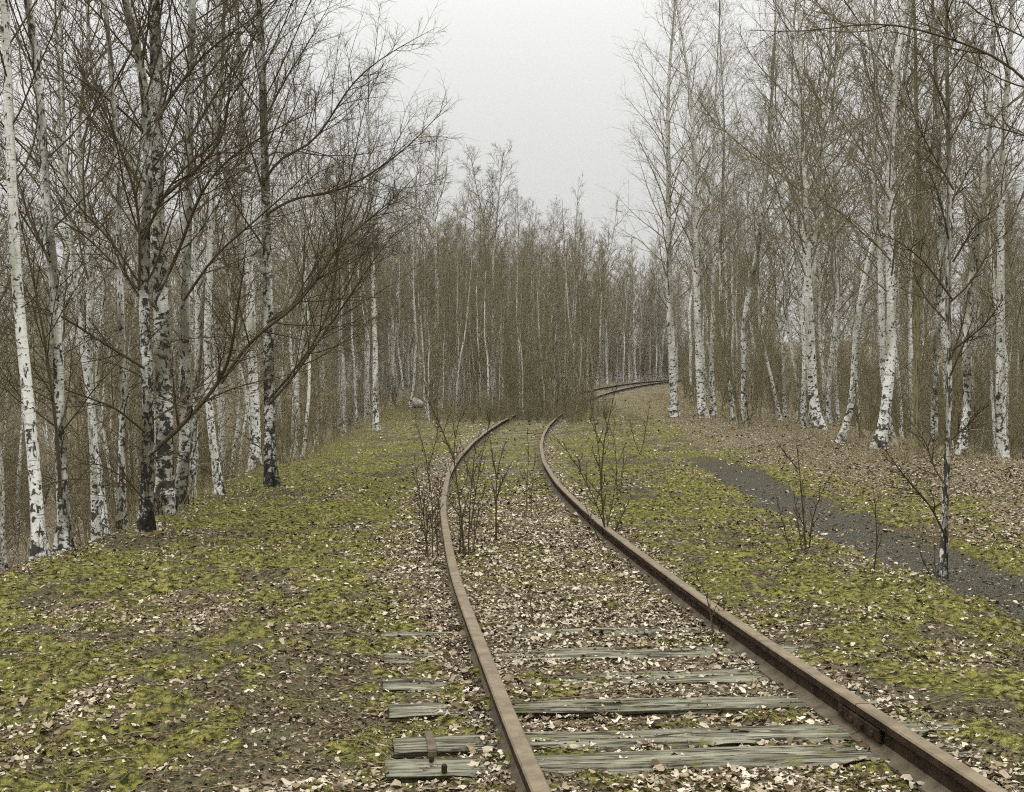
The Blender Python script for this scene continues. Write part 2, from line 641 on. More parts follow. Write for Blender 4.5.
# ------------------------------------------------------------------ rails and sleepers
GAUGE = 1.505
RAIL_H, HEAD_W, FOOT_W = .145, .068, .125


def build_rail(name, side, y0, y1, label, n_chairs=()):
    prof = np.array([  # across, height; right side, from the foot up, then mirrored
        (-.0625, 0), (.0625, 0), (.0625, .011), (.020, .026), (.009, .040), (.008, .098), (.033, .108), (.034, .138),
        (.028, .1445), (-.028, .1445), (-.034, .138), (-.033, .108), (-.008, .098), (-.009, .040), (-.020, .026), (-.0625, .011)])
    # material: 0 rust, 1 head top, 2 foot
    seg_m = [0, 2, 2, 2, 0, 0, 0, 1, 1, 1, 0, 0, 0, 2, 2, 2]
    n = int((y1 - y0) / .22) + 2
    t = np.linspace(0, 1, n)
    y = y0 + (y1 - y0) * t
    cxs, dirs = track_x(y), track_dir(y)
    nx, ny = dirs[1], -dirs[0]
    base = rise(y)
    off = side * GAUGE / 2 + .004 * np.sin(y * 1.3 + side)
    P = prof.shape[0]
    ax = off[:, None] + prof[None, :, 0]
    V = np.stack([cxs[:, None] + nx[:, None] * ax, y[:, None] + ny[:, None] * ax, base[:, None] + prof[None, :, 1] + 0 * ax], 2).reshape(-1, 3)
    i = np.arange(n - 1)[:, None] * P
    a, b = np.arange(P)[None, :], (np.arange(P)[None, :] + 1) % P
    F = np.stack([i + a, i + b, i + P + b, i + P + a], 2).reshape(-1, 4)
    mi = np.tile(np.array(seg_m), n - 1)
    caps = np.array([np.arange(P), (n - 1) * P + np.arange(P)[::-1]])
    o = mesh_obj(name, V, [F, caps], None, mats=[M_RUST, M_HEAD, M_FOOT], midx=np.concatenate([mi, [0, 0]]), smooth=False)
    return tag(o, label, "rail", "rusty rails of the old track")


def box_mesh(sx, sy, sz, cx=0, cy=0, cz=0, bev=.0):
    """box with all its edges cut at an angle"""
    b = bev or min(sx, sy, sz) * .12
    pts = []
    for k in range(3):
        for s in np.ndindex(2, 2, 2):
            sg = np.array(s) * 2 - 1
            h = np.array([sx, sy, sz]) / 2
            hh = h - b
            hh[k] = h[k]
            pts.append(sg * hh)
    pts = np.array(pts)
    import bmesh
    bm = bmesh.new()
    for p in pts:
        bm.verts.new(p)
    r = bmesh.ops.convex_hull(bm, input=bm.verts)
    bm.verts.index_update()
    V = np.array([v.co[:] for v in bm.verts]) + np.array([cx, cy, cz])
    F = np.array([[v.index for v in f.verts] for f in bm.faces])
    bm.free()
    return V, F


def merge(parts):
    V, F, o = [], [], 0
    for v, f in parts:
        V.append(v)
        F.append(f + o)
        o += len(v)
    return np.concatenate(V), np.concatenate(F)


def on_track(V, y):
    """local (across, along, up) to the world at this place of the track"""
    dx, dy = float(track_dir(np.array(y))[0]), float(track_dir(np.array(y))[1])
    W = V.copy()
    W[:, 0] = float(track_x(np.array(y))) + dy * V[:, 0] + dx * V[:, 1]
    W[:, 1] = y - dx * V[:, 0] + dy * V[:, 1]
    W[:, 2] = V[:, 2] + float(rise(np.array(y)))
    return W


JOINT_Y = 5.42
rail_l = build_rail("rail", -1, 1.0, 101.0, "left rusty rail, the narrower one curving away to the bushes")
rail_n = build_rail("rail", 1, 1.0, JOINT_Y - .004, "short nearest piece of the right rusty rail, up to the joint gap")
rail_r = build_rail("rail", 1, JOINT_Y + .004, 101.0, "long right rusty rail beyond the joint gap, bending away")



def chair(side, y, parent, outer):
    s = outer
    parts = [box_mesh(.17, .15, .016, side * GAUGE / 2 + s * .02, 0, .002)]
    parts.append(box_mesh(.045, .075, .034, side * GAUGE / 2 + s * .078, 0, .026, .012))
    a = np.linspace(0, 2 * np.pi, 7)[:-1]
    for dy in (-.055, .055):
        c = np.array([side * GAUGE / 2 + s * .094, dy])
        v = np.concatenate([np.stack([c[0] + .013 * np.cos(a), c[1] + .013 * np.sin(a), a * 0 + z], 1) for z in (.008, .036)])
        f = [[i, (i + 1) % 6, 6 + (i + 1) % 6] for i in range(6)] + [[i, 6 + (i + 1) % 6, 6 + i] for i in range(6)]
        f += [[6, 6 + i, 7 + i] for i in range(1, 5)]
        parts.append((v, np.array(f)))
    V, F = merge(parts)
    mesh_obj("rail_chair", on_track(V, y), F, M_RUST, parent, smooth=False)


for y in SLEEPERS[3:7]:
    chair(-1, y, rail_l, -1)


def fishplate():
    parts = [box_mesh(.018, .46, .058, GAUGE / 2 - .021, JOINT_Y * 0, .070, .006)]
    for k in range(4):
        parts.append(box_mesh(.016, .024, .024, GAUGE / 2 - .034, -.17 + k * .113, .070, .005))
    V, F = merge(parts)
    mesh_obj("fishplate", on_track(V, JOINT_Y - .02), F, M_RUST, rail_r, smooth=False)


fishplate()


def build_sleeper(y, idx, seed):
    g = np.random.default_rng(seed)
    L, W, H = 2.48 + g.uniform(-.05, .05), .245 + g.uniform(-.02, .015), .16
    nl, nw = 60, 16
    u = np.linspace(-L / 2, L / 2, nl)
    w = np.linspace(-W / 2, W / 2, nw)
    U, Wg = np.meshgrid(u, w, indexing='ij')
    crack = fbm(U * .8 + seed * 3.1, Wg * 34 + seed, 71, 3, .6)
    edge = 1 - sstep(.75, 1.0, np.abs(Wg) / (W / 2))
    top = .004 + .010 * (fbm(U * 1.4, Wg * 6 + seed, 72, 3) - .5) * 2 - .030 * 1.6 * sstep(.56, .70, crack) - (1 - edge) * .016 * fbm(U * 3, Wg * 3 + seed, 73, 2)
    # a long split or two
    for _ in range(2):
        c, u0 = g.uniform(-.08, .08), g.uniform(-.6, .6)
        top -= .02 * np.exp(-((Wg - c - .02 * np.sin(U * 3)) / .008) ** 2) * np.exp(-((U - u0) / .6) ** 2)
    wy = Wg + .012 * (fbm(U * 2.2, Wg * 0 + seed, 74, 3) - .5) * 2 * (np.abs(Wg) / (W / 2)) ** 3
    V = np.stack([U, wy, top], 2).reshape(-1, 3)
    i = (np.arange(nl - 1)[:, None] * nw + np.arange(nw - 1)[None, :]).ravel()
    F = np.stack([i, i + nw, i + nw + 1, i + 1], 1)
    ring = np.concatenate([np.arange(nl) * nw, (nl - 1) * nw + np.arange(1, nw), np.arange(nl - 2, -1, -1) * nw + nw - 1, np.arange(nw - 2, 0, -1)])
    low = V[ring].copy()
    low[:, 2] = -H
    b0 = len(V)
    R = len(ring)
    j = np.arange(R)
    S = np.stack([ring, ring[(j + 1) % R], b0 + (j + 1) % R, b0 + j], 1)
    V = np.concatenate([V, low])
    labels = {0: "weathered sleeper cut by the bottom edge, nearest of all to the camera",
              1: "nearer of the close pair of grey joint sleepers, with rusty bolts in its left end",
              2: "farther of the two grey joint sleepers laid close together, with pale end strap",
              3: "third plain grey sleeper from the front, just beyond the close pair",
              4: "fourth grey sleeper from the front, with moss along its far side",
              5: "mossy sleeper half under leaves, fifth from the front",
              6: "thin showing edge of a leaf-covered sleeper, sixth from the front"}
    lab = labels.get(idx, "half-buried mossy wooden sleeper in the leaf-covered stretch of track beyond the front ones")
    ang = math.atan2(-float(track_dir(np.array(y))[0]), float(track_dir(np.array(y))[1])) + g.uniform(-.012, .012)
    # a shallow bend of the sheet keeps the timber's top clear of the litter
    root = mesh_obj("sleeper", V, [F, S], M_WOOD)
    root.location = (float(track_x(np.array(y))), y, float(rise(np.array(y))) + (.012 if idx < 4 else (.003 if idx < 7 else (-.045 if y < 18 else -.020))))
    root.rotation_euler = (g.uniform(-.03, .03), 0, ang)
    tag(root, lab, "sleeper", "wooden sleepers under the track")
    if idx in (1, 2):
        band = [box_mesh(.035, W + .03, .010, -1.07, 0, .012, .003), box_mesh(.035, .012, .10, -1.07, -W / 2 - .012, -.04, .003)]
        if idx == 2:
            v, f = merge(band)
            mesh_obj("end_strap", v, f, M_FOOT, root, smooth=False)
        else:
            for bx in ((.022, .022, .035, -1.04, -W / 2 + .02, .02, .006), (.02, .02, .028, -1.08, .05, .018, .006)):
                v, f = box_mesh(*bx)
                mesh_obj("bolt", v, f, M_RUST, root, smooth=False)


for i, y in enumerate(SLEEPERS):
    if y < 62 or y > 66:
        if i < 60 or i % 1 == 0:
            build_sleeper(y, i, 100 + i)


# ------------------------------------------------------------------ leaves, moss shoots, fallen twigs
def scatter(density, x0, x1, y0, y1, dmax):
    n = int((x1 - x0) * (y1 - y0) * dmax)
    x, y = RNG.uniform(x0, x1, n), RNG.uniform(y0, y1, n)
    keep = RNG.random(n) * dmax < density(x, y)
    keep &= np.abs(x) < .46 * y + 1.2
    return x[keep], y[keep]


def ground_z(x, y):
    return terrain(x, y) + moss_mask(x, y) * .022 * sstep(.3, .7, fbm(x * 7, y * 7, 61, 2)) * (y < 40)


def build_leaves():
    X, Y = [], []
    bands = [(3.2, 6, 2500), (6, 9, 2000), (9, 13, 1100), (13, 19, 480), (19, 28, 180), (28, 45, 55), (45, 62, 20)]
    for y0, y1, d in bands:
        dens = lambda x, y: d * leaf_field(x, y) ** 1.15
        x, y = scatter(dens, -.46 * y1 - 1, .46 * y1 + 1, y0, y1, d)
        X.append(x)
        Y.append(y)
    x, y = np.concatenate(X), np.concatenate(Y)
    # none lies on the rail heads
    u = np.abs(np.abs(x - track_x(y)) - GAUGE / 2)
    k = u > .042
    x, y = x[k], y[k]
    n = len(x)
    far = np.clip((y - 9) / 40, 0, 1)
    size = (.005 + .010 * RNG.random(n) + .017 * RNG.random(n) ** 5) * (1 + 1.5 * far)
    an = np.linspace(0, 2 * np.pi, 9)[:-1]
    base = np.concatenate([[[0, 0]], np.stack([np.sin(an), np.cos(an)], 1)])  # the middle and eight outline points
    P = np.repeat(base[None], n, 0) * np.array([.70, 1.0])
    P = P * np.concatenate([np.ones((n, 1)), RNG.uniform(.62, 1.12, (n, 8))], 1)[:, :, None] + RNG.normal(0, .07, (n, 9, 2))
    curl = RNG.normal(.25, .55, (n, 1))
    bend = RNG.normal(.15, .45, (n, 1))
    Zl = curl * P[:, :, 0] ** 2 * 1.3 + bend * P[:, :, 1] ** 2 * .7 + RNG.normal(0, .08, (n, 9))
    Q = np.concatenate([P, Zl[:, :, None]], 2) * size[:, None, None]
    yaw = RNG.uniform(0, 2 * np.pi, n)
    tx_, ty_ = RNG.normal(0, .26, n), RNG.normal(0, .26, n)
    c, s = np.cos(tx_)[:, None], np.sin(tx_)[:, None]
    y1_, z1_ = Q[:, :, 1] * c - Q[:, :, 2] * s, Q[:, :, 1] * s + Q[:, :, 2] * c
    c, s = np.cos(ty_)[:, None], np.sin(ty_)[:, None]
    x1_, z2_ = Q[:, :, 0] * c + z1_ * s, -Q[:, :, 0] * s + z1_ * c
    c, s = np.cos(yaw)[:, None], np.sin(yaw)[:, None]
    xr, yr = x1_ * c - y1_ * s, x1_ * s + y1_ * c
    lift = .004 + .020 * RNG.random(n) * sstep(.3, .9, leaf_field(x, y))
    gz = ground_z(x, y)
    # those over a sleeper rest on its top
    zs = np.stack([x[:, None] + xr, y[:, None] + yr, (gz + lift)[:, None] + z2_ - z2_.min(1, keepdims=True) * .75], 2)
    q = [(0, 1 + i, 1 + (i + 1) % 8) for i in range(8)]
    F = (np.arange(n)[:, None, None] * 9 + np.array(q)[None]).reshape(-1, 3)
    t = np.clip(RNG.beta(1.25, 1.4, n) - .12 * sstep(4, 5, x) + .08 * RNG.normal(size=n), 0, 1)
    # crumbs of leaf, bark and stalk between them
    X, Y = [], []
    for y0, y1, d in [(3.2, 6, 2600), (6, 9, 1700), (9, 14, 700), (14, 22, 200)]:
        a, b = scatter(lambda x, y: d * (.40 + .60 * sstep(.3, .8, vnoise(x * 1.7, y * 1.7, 58))) * (1 - .6 * moss_mask(x, y)) * (1 - .7 * path_mask(x, y)), -.46 * y1 - 1, .46 * y1 + 1, y0, y1, d)
        X.append(a)
        Y.append(b)
    cx_, cy_ = np.concatenate(X), np.concatenate(Y)
    k = np.abs(np.abs(cx_ - track_x(cy_)) - GAUGE / 2) > .05
    cx_, cy_ = cx_[k], cy_[k]
    nc = len(cx_)
    a = RNG.uniform(0, 6.28, nc)
    L = RNG.uniform(.004, .016, nc) * (1 + np.clip((cy_ - 6) / 10, 0, 1))
    W = L * RNG.uniform(.15, .6, nc)
    ca, sa = np.cos(a), np.sin(a)
    pts = []
    for sx, sy in ((-1, -.6), (1, -1), (.9, .8), (-.8, 1)):
        pts.append(np.stack([cx_ + ca * L * sx - sa * W * sy, cy_ + sa * L * sx + ca * W * sy, ground_z(cx_, cy_) + .004 + RNG.normal(0, .4, nc) * L], 1))
    CV = np.stack(pts, 1).reshape(-1, 3)
    CF = np.arange(nc * 4).reshape(-1, 4) + n * 9
    zs = np.concatenate([zs.reshape(-1, 3), CV])
    F = [F, CF]
    t = np.concatenate([np.repeat(t, 9), np.repeat(np.clip(RNG.beta(1.0, 2.4, nc), 0, 1), 4)])
    print("crumbs", nc)
    o = mesh_obj("fallen_leaves", zs, F, M_LEAF, attrs={"tint": t})
    tag(o, "dry curled tan leaves lying over the track and banks", "leaves", kind="stuff")
    return n


def build_moss():
    X, Y = [], []
    for y0, y1, d in [(3.2, 6, 3200), (6, 9, 2000), (9, 13, 800), (13, 20, 260)]:
        dens = lambda x, y: d * sstep(.25, .8, moss_mask(x, y)) * (1 - .6 * leaf_field(x, y))
        x, y = scatter(dens, -.46 * y1 - 1, .46 * y1 + 1, y0, y1, d)
        X.append(x)
        Y.append(y)
    x, y = np.concatenate(X), np.concatenate(Y)
    u = np.abs(np.abs(x - track_x(y)) - GAUGE / 2)
    k = u > .05
    x, y = x[k], y[k]
    n = len(x)
    nb = 5
    sc = (RNG.uniform(.5, 1.15, n) * (1 + np.clip((y - 6) / 12, 0, 1)))[:, None]
    az = RNG.uniform(0, 2 * np.pi, (n, nb))
    L = RNG.uniform(.005, .013, (n, nb)) * sc
    lean = RNG.uniform(.1, 1.0, (n, nb))
    bx, by = RNG.normal(0, .008, (n, nb)) * sc, RNG.normal(0, .008, (n, nb)) * sc
    w = .0024 * sc * np.ones((n, nb))
    gz = ground_z(x, y)[:, None] - .003
    px, py = x[:, None] + bx, y[:, None] + by
    tipx, tipy, tipz = px + np.cos(az) * np.sin(lean) * L, py + np.sin(az) * np.sin(lean) * L, gz + np.cos(lean) * L
    A = np.stack([px - np.sin(az) * w, py + np.cos(az) * w, gz + 0 * px], 2)
    B = np.stack([px + np.sin(az) * w, py - np.cos(az) * w, gz + 0 * px], 2)
    T = np.stack([tipx, tipy, tipz], 2)
    V = np.stack([A, B, T], 2).reshape(-1, 3)
    F = np.arange(n * nb * 3).reshape(-1, 3)
    t = np.clip(.25 + .8 * (fbm(x * 2.2, y * 2.2, 91, 3) - .25) + RNG.normal(0, .26, n), 0, 1)
    o = mesh_obj("moss", V, F, M_MOSS, attrs={"tint": np.repeat(t, nb * 3)}, smooth=False)
    tag(o, "low yellow-green moss growing over the ground in patches", "moss", kind="stuff")
    return n


# ------------------------------------------------------------------ branching
def tubes(P, R, sides, jitter=0.0, g=None):
    """P (N,K,3), R (N,K) -> verts, quads, and the attributes of each vertex"""
    N, K, _ = P.shape
    T = np.gradient(P, axis=1)
    T /= np.linalg.norm(T, axis=2, keepdims=True) + 1e-9
    avg = P[:, -1] - P[:, 0]
    avg /= np.linalg.norm(avg, axis=1, keepdims=True) + 1e-9
    ref = np.where(np.abs(avg[:, 2:3]) < .8, np.array([[0, 0, 1.]]), np.array([[1., 0.2, 0]]))
    A = np.cross(T, ref[:, None, :])
    A /= np.linalg.norm(A, axis=2, keepdims=True) + 1e-9
    B = np.cross(T, A)
    ph = np.linspace(0, 2 * np.pi, sides + 1)[:-1]
    Rr = R[:, :, None] * np.ones((1, 1, sides))
    if jitter and g is not None:
        Rr = Rr * (1 + g.normal(0, jitter, (N, K, sides)))
    V = P[:, :, None, :] + Rr[..., None] * (A[:, :, None, :] * np.cos(ph)[None, None, :, None] + B[:, :, None, :] * np.sin(ph)[None, None, :, None])
    i = (np.arange(N)[:, None, None] * K + np.arange(K - 1)[None, :, None]) * sides
    s, s2 = np.arange(sides)[None, None, :], (np.arange(sides)[None, None, :] + 1) % sides
    F = np.stack([i + s, i + s2, i + sides + s2, i + sides + s], 3).reshape(-1, 4)
    seg = np.linalg.norm(np.diff(P, axis=1), axis=2)
    al = np.concatenate([np.zeros((N, 1)), np.cumsum(seg, 1)], 1)
    off = (np.arange(N) * 7.31 % 53)[:, None]
    bark = np.stack([np.cos(ph)[None, None, :] * .12 + 0 * Rr, np.sin(ph)[None, None, :] * .12 + 0 * Rr, (al + off)[:, :, None] + 0 * Rr], 3)
    rad = R[:, :, None] + 0 * Rr
    return V.reshape(-1, 3), F, {"bark": bark.reshape(-1, 3), "rad": rad.ravel(), "hgt": V[..., 2].ravel()}


def join_tubes(lst):
    V, F, at, o = [], [], {}, 0
    for v, f, a in lst:
        V.append(v)
        F.append(f + o)
        o += len(v)
        for k in a:
            at.setdefault(k, []).append(a[k])
    return np.concatenate(V), np.concatenate(F), {k: np.concatenate(x) for k, x in at.items()}


def sample(P, t):
    """P (M,K,3) at t (M,) in 0..1 -> point, tangent"""
    K = P.shape[1]
    s = np.clip(t, 0, .9999) * (K - 1)
    i = s.astype(int)
    f = (s - i)[:, None]
    m = np.arange(len(P))
    a, b = P[m, i], P[m, i + 1]
    d = b - a
    return a + d * f, d / (np.linalg.norm(d, axis=1, keepdims=True) + 1e-9)


def sample_r(R, t):
    K = R.shape[1]
    s = np.clip(t, 0, .9999) * (K - 1)
    i = s.astype(int)
    f = s - i
    m = np.arange(len(R))
    return R[m, i] * (1 - f) + R[m, i + 1] * f


def spawn(g, P, R, Ls, n, t0, t1, ang, lenfn, K, rf, rmin, up, wob, rmax=1e9, az=None):
    """n children on each branch: ang (lo, hi), lenfn(t) times the parent's length, up (start, end) pull"""
    N = len(P)
    idx = np.repeat(np.arange(N), n)
    k = np.tile(np.arange(n), N)
    t = t0 + (t1 - t0) * (k + g.random(N * n)) / n
    pos, T = sample(P[idx], t)
    r0 = np.clip(sample_r(R[idx], t) * rf, rmin, rmax)
    ref = np.where(np.abs(T[:, 2:3]) < .9, np.array([[0, 0, 1.]]), np.array([[1., 0, 0]]))
    A = np.cross(T, ref)
    A /= np.linalg.norm(A, axis=1, keepdims=True) + 1e-9
    B = np.cross(T, A)
    a = (k * 2.39996 + g.uniform(0, 6.28, N)[idx] + g.normal(0, .5, N * n)) if az is None else az(N * n)
    th = g.uniform(ang[0], ang[1], N * n)
    D = np.cos(th)[:, None] * T + np.sin(th)[:, None] * (np.cos(a)[:, None] * A + np.sin(a)[:, None] * B)
    L = Ls[idx] * lenfn(t) * g.uniform(.65, 1.2, N * n)
    st = (L / (K - 1))[:, None]
    pts = [pos]
    rw = g.normal(0, 1, (N * n, 3)) * wob
    for j in range(K - 1):
        uu = up[0] + (up[1] - up[0]) * j / max(K - 2, 1)
        rw = .6 * rw + g.normal(0, 1, (N * n, 3)) * wob
        D = D + rw + np.array([[0, 0, uu]])
        D /= np.linalg.norm(D, axis=1, keepdims=True)
        pts.append(pts[-1] + D * st)
    C = np.stack(pts, 1)
    q = np.linspace(0, 1, K)[None, :]
    CR = r0[:, None] * (1 - q) ** .85 * .9 + rmin * (.55 + .45 * (1 - q))
    return C, CR, L


def smooth_path(pts, K):
    pts = np.asarray(pts, float)
    d = np.concatenate([[0], np.cumsum(np.linalg.norm(np.diff(pts, axis=0), axis=1))])
    t = np.linspace(0, d[-1], K)
    out = np.stack([np.interp(t, d, pts[:, i]) for i in range(3)], 1)
    for _ in range(2):
        out[1:-1] = .25 * out[:-2] + .5 * out[1:-1] + .25 * out[2:]
    return out


def grow(g, trunk, r0, r_tip, n1, n2, n3, l1, t0=.25, ang=(.5, .95), rmin=.0016, up=(.10, .02), limbs=(), flare=.4,
         l2=.42, l3=.5, sides=10, tw=1.0, tp=.75, low_n=0, taper=.85, rf=.42, droop=-.03, jitter=.04):
    """trunk: (K,3) path from the foot up. Gives the tubes of the trunk and those of the crown."""
    K = len(trunk)
    seg = np.linalg.norm(np.diff(trunk, axis=0), axis=1)
    al = np.concatenate([[0], np.cumsum(seg)])
    H = al[-1]
    q = al / H
    R = r0 * (1 - q) ** taper + r_tip
    R = R * (1 + flare * np.exp(-al / .22))
    TP, TR = trunk[None], R[None]
    tr = [tubes(TP, TR, sides, jitter, g)]
    if flare > .25:
        v = tr[0][0]
        hh = v[:, 2] - trunk[0, 2]
        dx, dy = v[:, 0] - np.interp(v[:, 2], trunk[:, 2], trunk[:, 0]), v[:, 1] - np.interp(v[:, 2], trunk[:, 2], trunk[:, 1])
        an = np.arctan2(dy, dx)
        ph = g.uniform(0, 6.28, 2)
        f = np.exp(-np.maximum(hh, 0) / .16) * (.22 + .30 * np.cos(3 * an + ph[0]) + .20 * np.cos(5 * an + ph[1]))
        v[:, 0] += dx * np.maximum(f, -.2)
        v[:, 1] += dy * np.maximum(f, -.2)
    crown = []
    groups = []
    if n1:
        P1, R1, L1 = spawn(g, TP, TR, np.array([H]), n1, t0, .97, ang, lambda t: l1 * (1.08 - t) ** tp * (.55 + .45 * np.minimum((t - t0) / .12 + .3, 1)), 11, rf, rmin * 1.6, up, .055, .045)
        groups.append((P1, R1, L1))
        crown.append(tubes(P1, R1, 5 if r0 > .05 else 4))
    if low_n:
        Pl, Rl, Ll = spawn(g, TP, TR, np.array([H]), low_n, .03, t0, (.9, 1.5), lambda t: .09 + 0 * t, 7, .12, rmin * 1.2, (.02, -.02), .09, .008)
        crown.append(tubes(Pl, Rl, 3))
        Pm, Rm, Lm = spawn(g, Pl, Rl, Ll, 5, .2, .95, (.5, 1.0), lambda t: .45 - .2 * t, 4, .5, rmin, (.0, -.05), .1)
        crown.append(tubes(Pm, Rm, 3))
    for lp, lr in limbs:
        lp = np.asarray(lp, float)
        Kl = 16
        lp = smooth_path(lp, Kl)
        Ll = np.linalg.norm(np.diff(lp, axis=0), axis=1).sum()
        qq = np.linspace(0, 1, Kl)
        lR = lr * .66 * (1 - qq) ** .8 + rmin * 1.6
        crown.append(tubes(lp[None], lR[None], 7))
        groups.append((lp[None], lR[None], np.array([Ll])))
        Pa, Ra, La = spawn(g, lp[None], lR[None], np.array([Ll]), max(6, int(Ll * 4)), .15, .97, (.5, .95), lambda t: .42 * (1.1 - t) + .06, 9, .5, rmin * 1.4, (.10, .0), .06)
        crown.append(tubes(Pa, Ra, 4))
        groups.append((Pa, Ra, La))
    for P1, R1, L1 in groups:
        n2_ = n2
        P2, R2, L2 = spawn(g, P1, R1, L1, n2_, .18, .98, (.45, .95), lambda t: l2 * (1.12 - t) ** .6, 7, .5, rmin * 1.2, (.05, droop), .07, .009)
        crown.append(tubes(P2, R2, 3))
        if n3:
            # twigs keep a real length however small the branch
            kp = L2 > .16 * tw
            if not kp.any():
                continue
            L2e = np.clip(L2[kp], .4 * tw, .9 * tw)
            P3, R3, L3 = spawn(g, P2[kp], R2[kp], L2e, n3, .15, 1.0, (.35, .95), lambda t: l3 * (1.1 - .5 * t), 5, .5, rmin, (.02, droop * 2.5), .09, .0045)
            crown.append(tubes(P3, R3, 3))
    C = join_tubes(crown)
    C[2]['rad'] = C[2]['rad'] * .5
    return join_tubes(tr), C


def make_tree(name, label, cat, base, trunk_t, crown_t, mt, mc, group=None):
    root = thing(name, label, cat, base, 0, group)
    a = mesh_obj("trunk", trunk_t[0], trunk_t[1], mt, root, trunk_t[2])
    b = mesh_obj("crown", crown_t[0], crown_t[1], mc, root, crown_t[2])
    PARTS[root.name] = [a, b]
    return root


def hero(seed, label, base_d, pts, r0, H, name="birch_tree", cat="birch tree", mt=None, limbs=(), dd=0.0, group=None, top_r=.006, **kw):
    """a tree whose trunk passes the listed picture points, base_d metres off; limbs: (points, radius, metres nearer at the tip)"""
    g = np.random.default_rng(seed)
    W = [pix(px, py, base_d) for px, py in pts]
    base = W[0].copy()
    gz = float(terrain(np.array([base[0]]), np.array([base[1]]), False)[0])
    base[2] = gz - .06
    HERO_XY.append((base[0], base[1]))
    W[0] = np.array([W[0][0], W[0][1], gz - .06])
    d = W[-1] - W[-2]
    d /= np.linalg.norm(d)
    while W[-1][2] < H + gz:
        d = d + np.array([g.normal(0, .04), g.normal(0, .04), .12])
        d /= np.linalg.norm(d)
        W.append(W[-1] + d * .9)
    W = np.array(W)
    # trees also lean a little towards or away from the camera
    W[:, 1] += dd * (W[:, 2] - W[0, 2]) + .10 * np.sin((W[:, 2] - W[0, 2]) * .5)
    tr = smooth_path(W, 34) - base
    LB = []
    for lp, lr, dn in limbs:
        m = len(lp)
        q = np.array([pix(px, py, base_d - dn * (i / (m - 1)) ** 1.0) for i, (px, py) in enumerate(lp)])
        q[0, 1] = base_d + dd * max(q[0, 2] - base[2], 0)
        LB.append((q - base, lr))
    T, C = grow(g, tr, r0, top_r, limbs=LB, **kw)
    return make_tree(name, label, cat, base, T, C, mt or M_WHITE, M_FINE if kw.get('rmin', 0) >= .0014 else M_TWIG, group)


M_TWIG = M_WHITE
NEAR = dict(n1=34, n2=10, n3=5, l1=.30, t0=.22, rmin=.0010, low_n=8, l2=.5, l3=.55, up=(.05, .0), rf=.21, tp=.6)
MID = dict(n1=42, n2=9, n3=5, l1=.26, t0=.25, rmin=.0015, low_n=14, l2=.5, l3=.6, up=(.06, .01), rf=.23, ang=(.45, .9), tp=.55)
FARR = dict(n1=36, n2=9, n3=5, l1=.25, t0=.28, rmin=.0028, low_n=14, l2=.5, l3=.6, up=(.06, .01), rf=.32, tp=.5)
GL, GR = "birches along the left bank", "birches along the right bank"

# left bank, from the camera outwards
hero(1, "leaning white birch with a cracked black foot, cut by the left edge of the view", 11.7,
     [(40, 552), (35, 495), (30, 439), (23, 380), (14, 300), (8, 200)], .053, 11, limbs=[], group=GL, **{**NEAR, "t0": .3, "n1": 34})
hero(2, "white birch with a forked black-marked foot, second from the left edge", 12.6,
     [(64, 536), (61, 492), (59, 439), (55, 368), (52, 285), (50, 258), (40, 200), (40, 150), (37, 71), (30, 27)], .052, 11.5, mt=M_ALGAE, group=GL,
     limbs=[([(61, 500), (57, 430), (48, 360), (36, 290), (20, 220), (5, 150)], .028, .5),
            ([(50, 262), (28, 215), (10, 150)], .020, -.4)], **{**NEAR, "n1": 34})
hero(3, "slender brown birch with a big low limb arching out to the right over the grass", 13.6,
     [(145, 526), (146, 492), (148, 452), (145, 368), (142, 315), (139, 285), (143, 240), (146, 156), (144, 88), (140, 54), (131, 27)], .064, 10.5, group=GL,
     mt=M_ROUGH, limbs=[
         ([(149, 455), (183, 425), (221, 382), (233, 351), (236, 310), (243, 280), (247, 235)], .040, 1.2),
         ([(221, 383), (245, 345), (267, 326), (300, 306), (318, 276), (341, 241), (393, 200), (424, 168)], .030, .6),
         ([(139, 290), (141, 241), (136, 190), (108, 115), (71, 54), (40, 25)], .024, 1.0),
         ([(140, 284), (112, 241), (78, 207), (51, 167), (28, 120)], .018, .6),
         ([(144, 368), (94, 337), (55, 312), (20, 303)], .022, 1.2),
         ([(145, 432), (115, 407), (66, 390), (20, 372)], .020, 1.0),
         ([(146, 425), (180, 402), (215, 372), (250, 330)], .016, -.8),
         ([(148, 505), (128, 480), (105, 466), (69, 457)], .016, .6),
         ([(144, 240), (158, 205), (180, 170), (221, 139), (228, 105), (231, 60)], .022, .5),
         ([(141, 60), (150, 20), (170, -30)], .014, .3)],
     **{**NEAR, "n1": 36, "l1": .26})
hero(4, "thickest left birch with a broad black fissured foot behind the slender brown one", 15.7,
     [(165, 507), (164, 450), (164, 386), (160, 350), (159, 301), (156, 258), (156, 211), (153, 170), (155, 136), (156, 71), (155, 27)], .104, 13.5, group=GL,
     mt=M_ROUGH, limbs=[
         ([(156, 204), (180, 182), (197, 170), (225, 138), (228, 105), (231, 71), (236, 30)], .034, .8),
         ([(155, 122), (170, 98), (197, 61), (224, 37), (245, 25), (280, -5)], .032, .6),
         ([(160, 290), (180, 250), (197, 197), (224, 160), (258, 139), (280, 126), (320, 108)], .034, 1.4),
         ([(158, 310), (120, 270), (85, 235), (52, 215), (25, 205)], .026, .5),
         ([(156, 215), (120, 150), (92, 95), (70, 40)], .026, -.6)],
     **{**NEAR, "n1": 44, "l1": .30, "t0": .3})
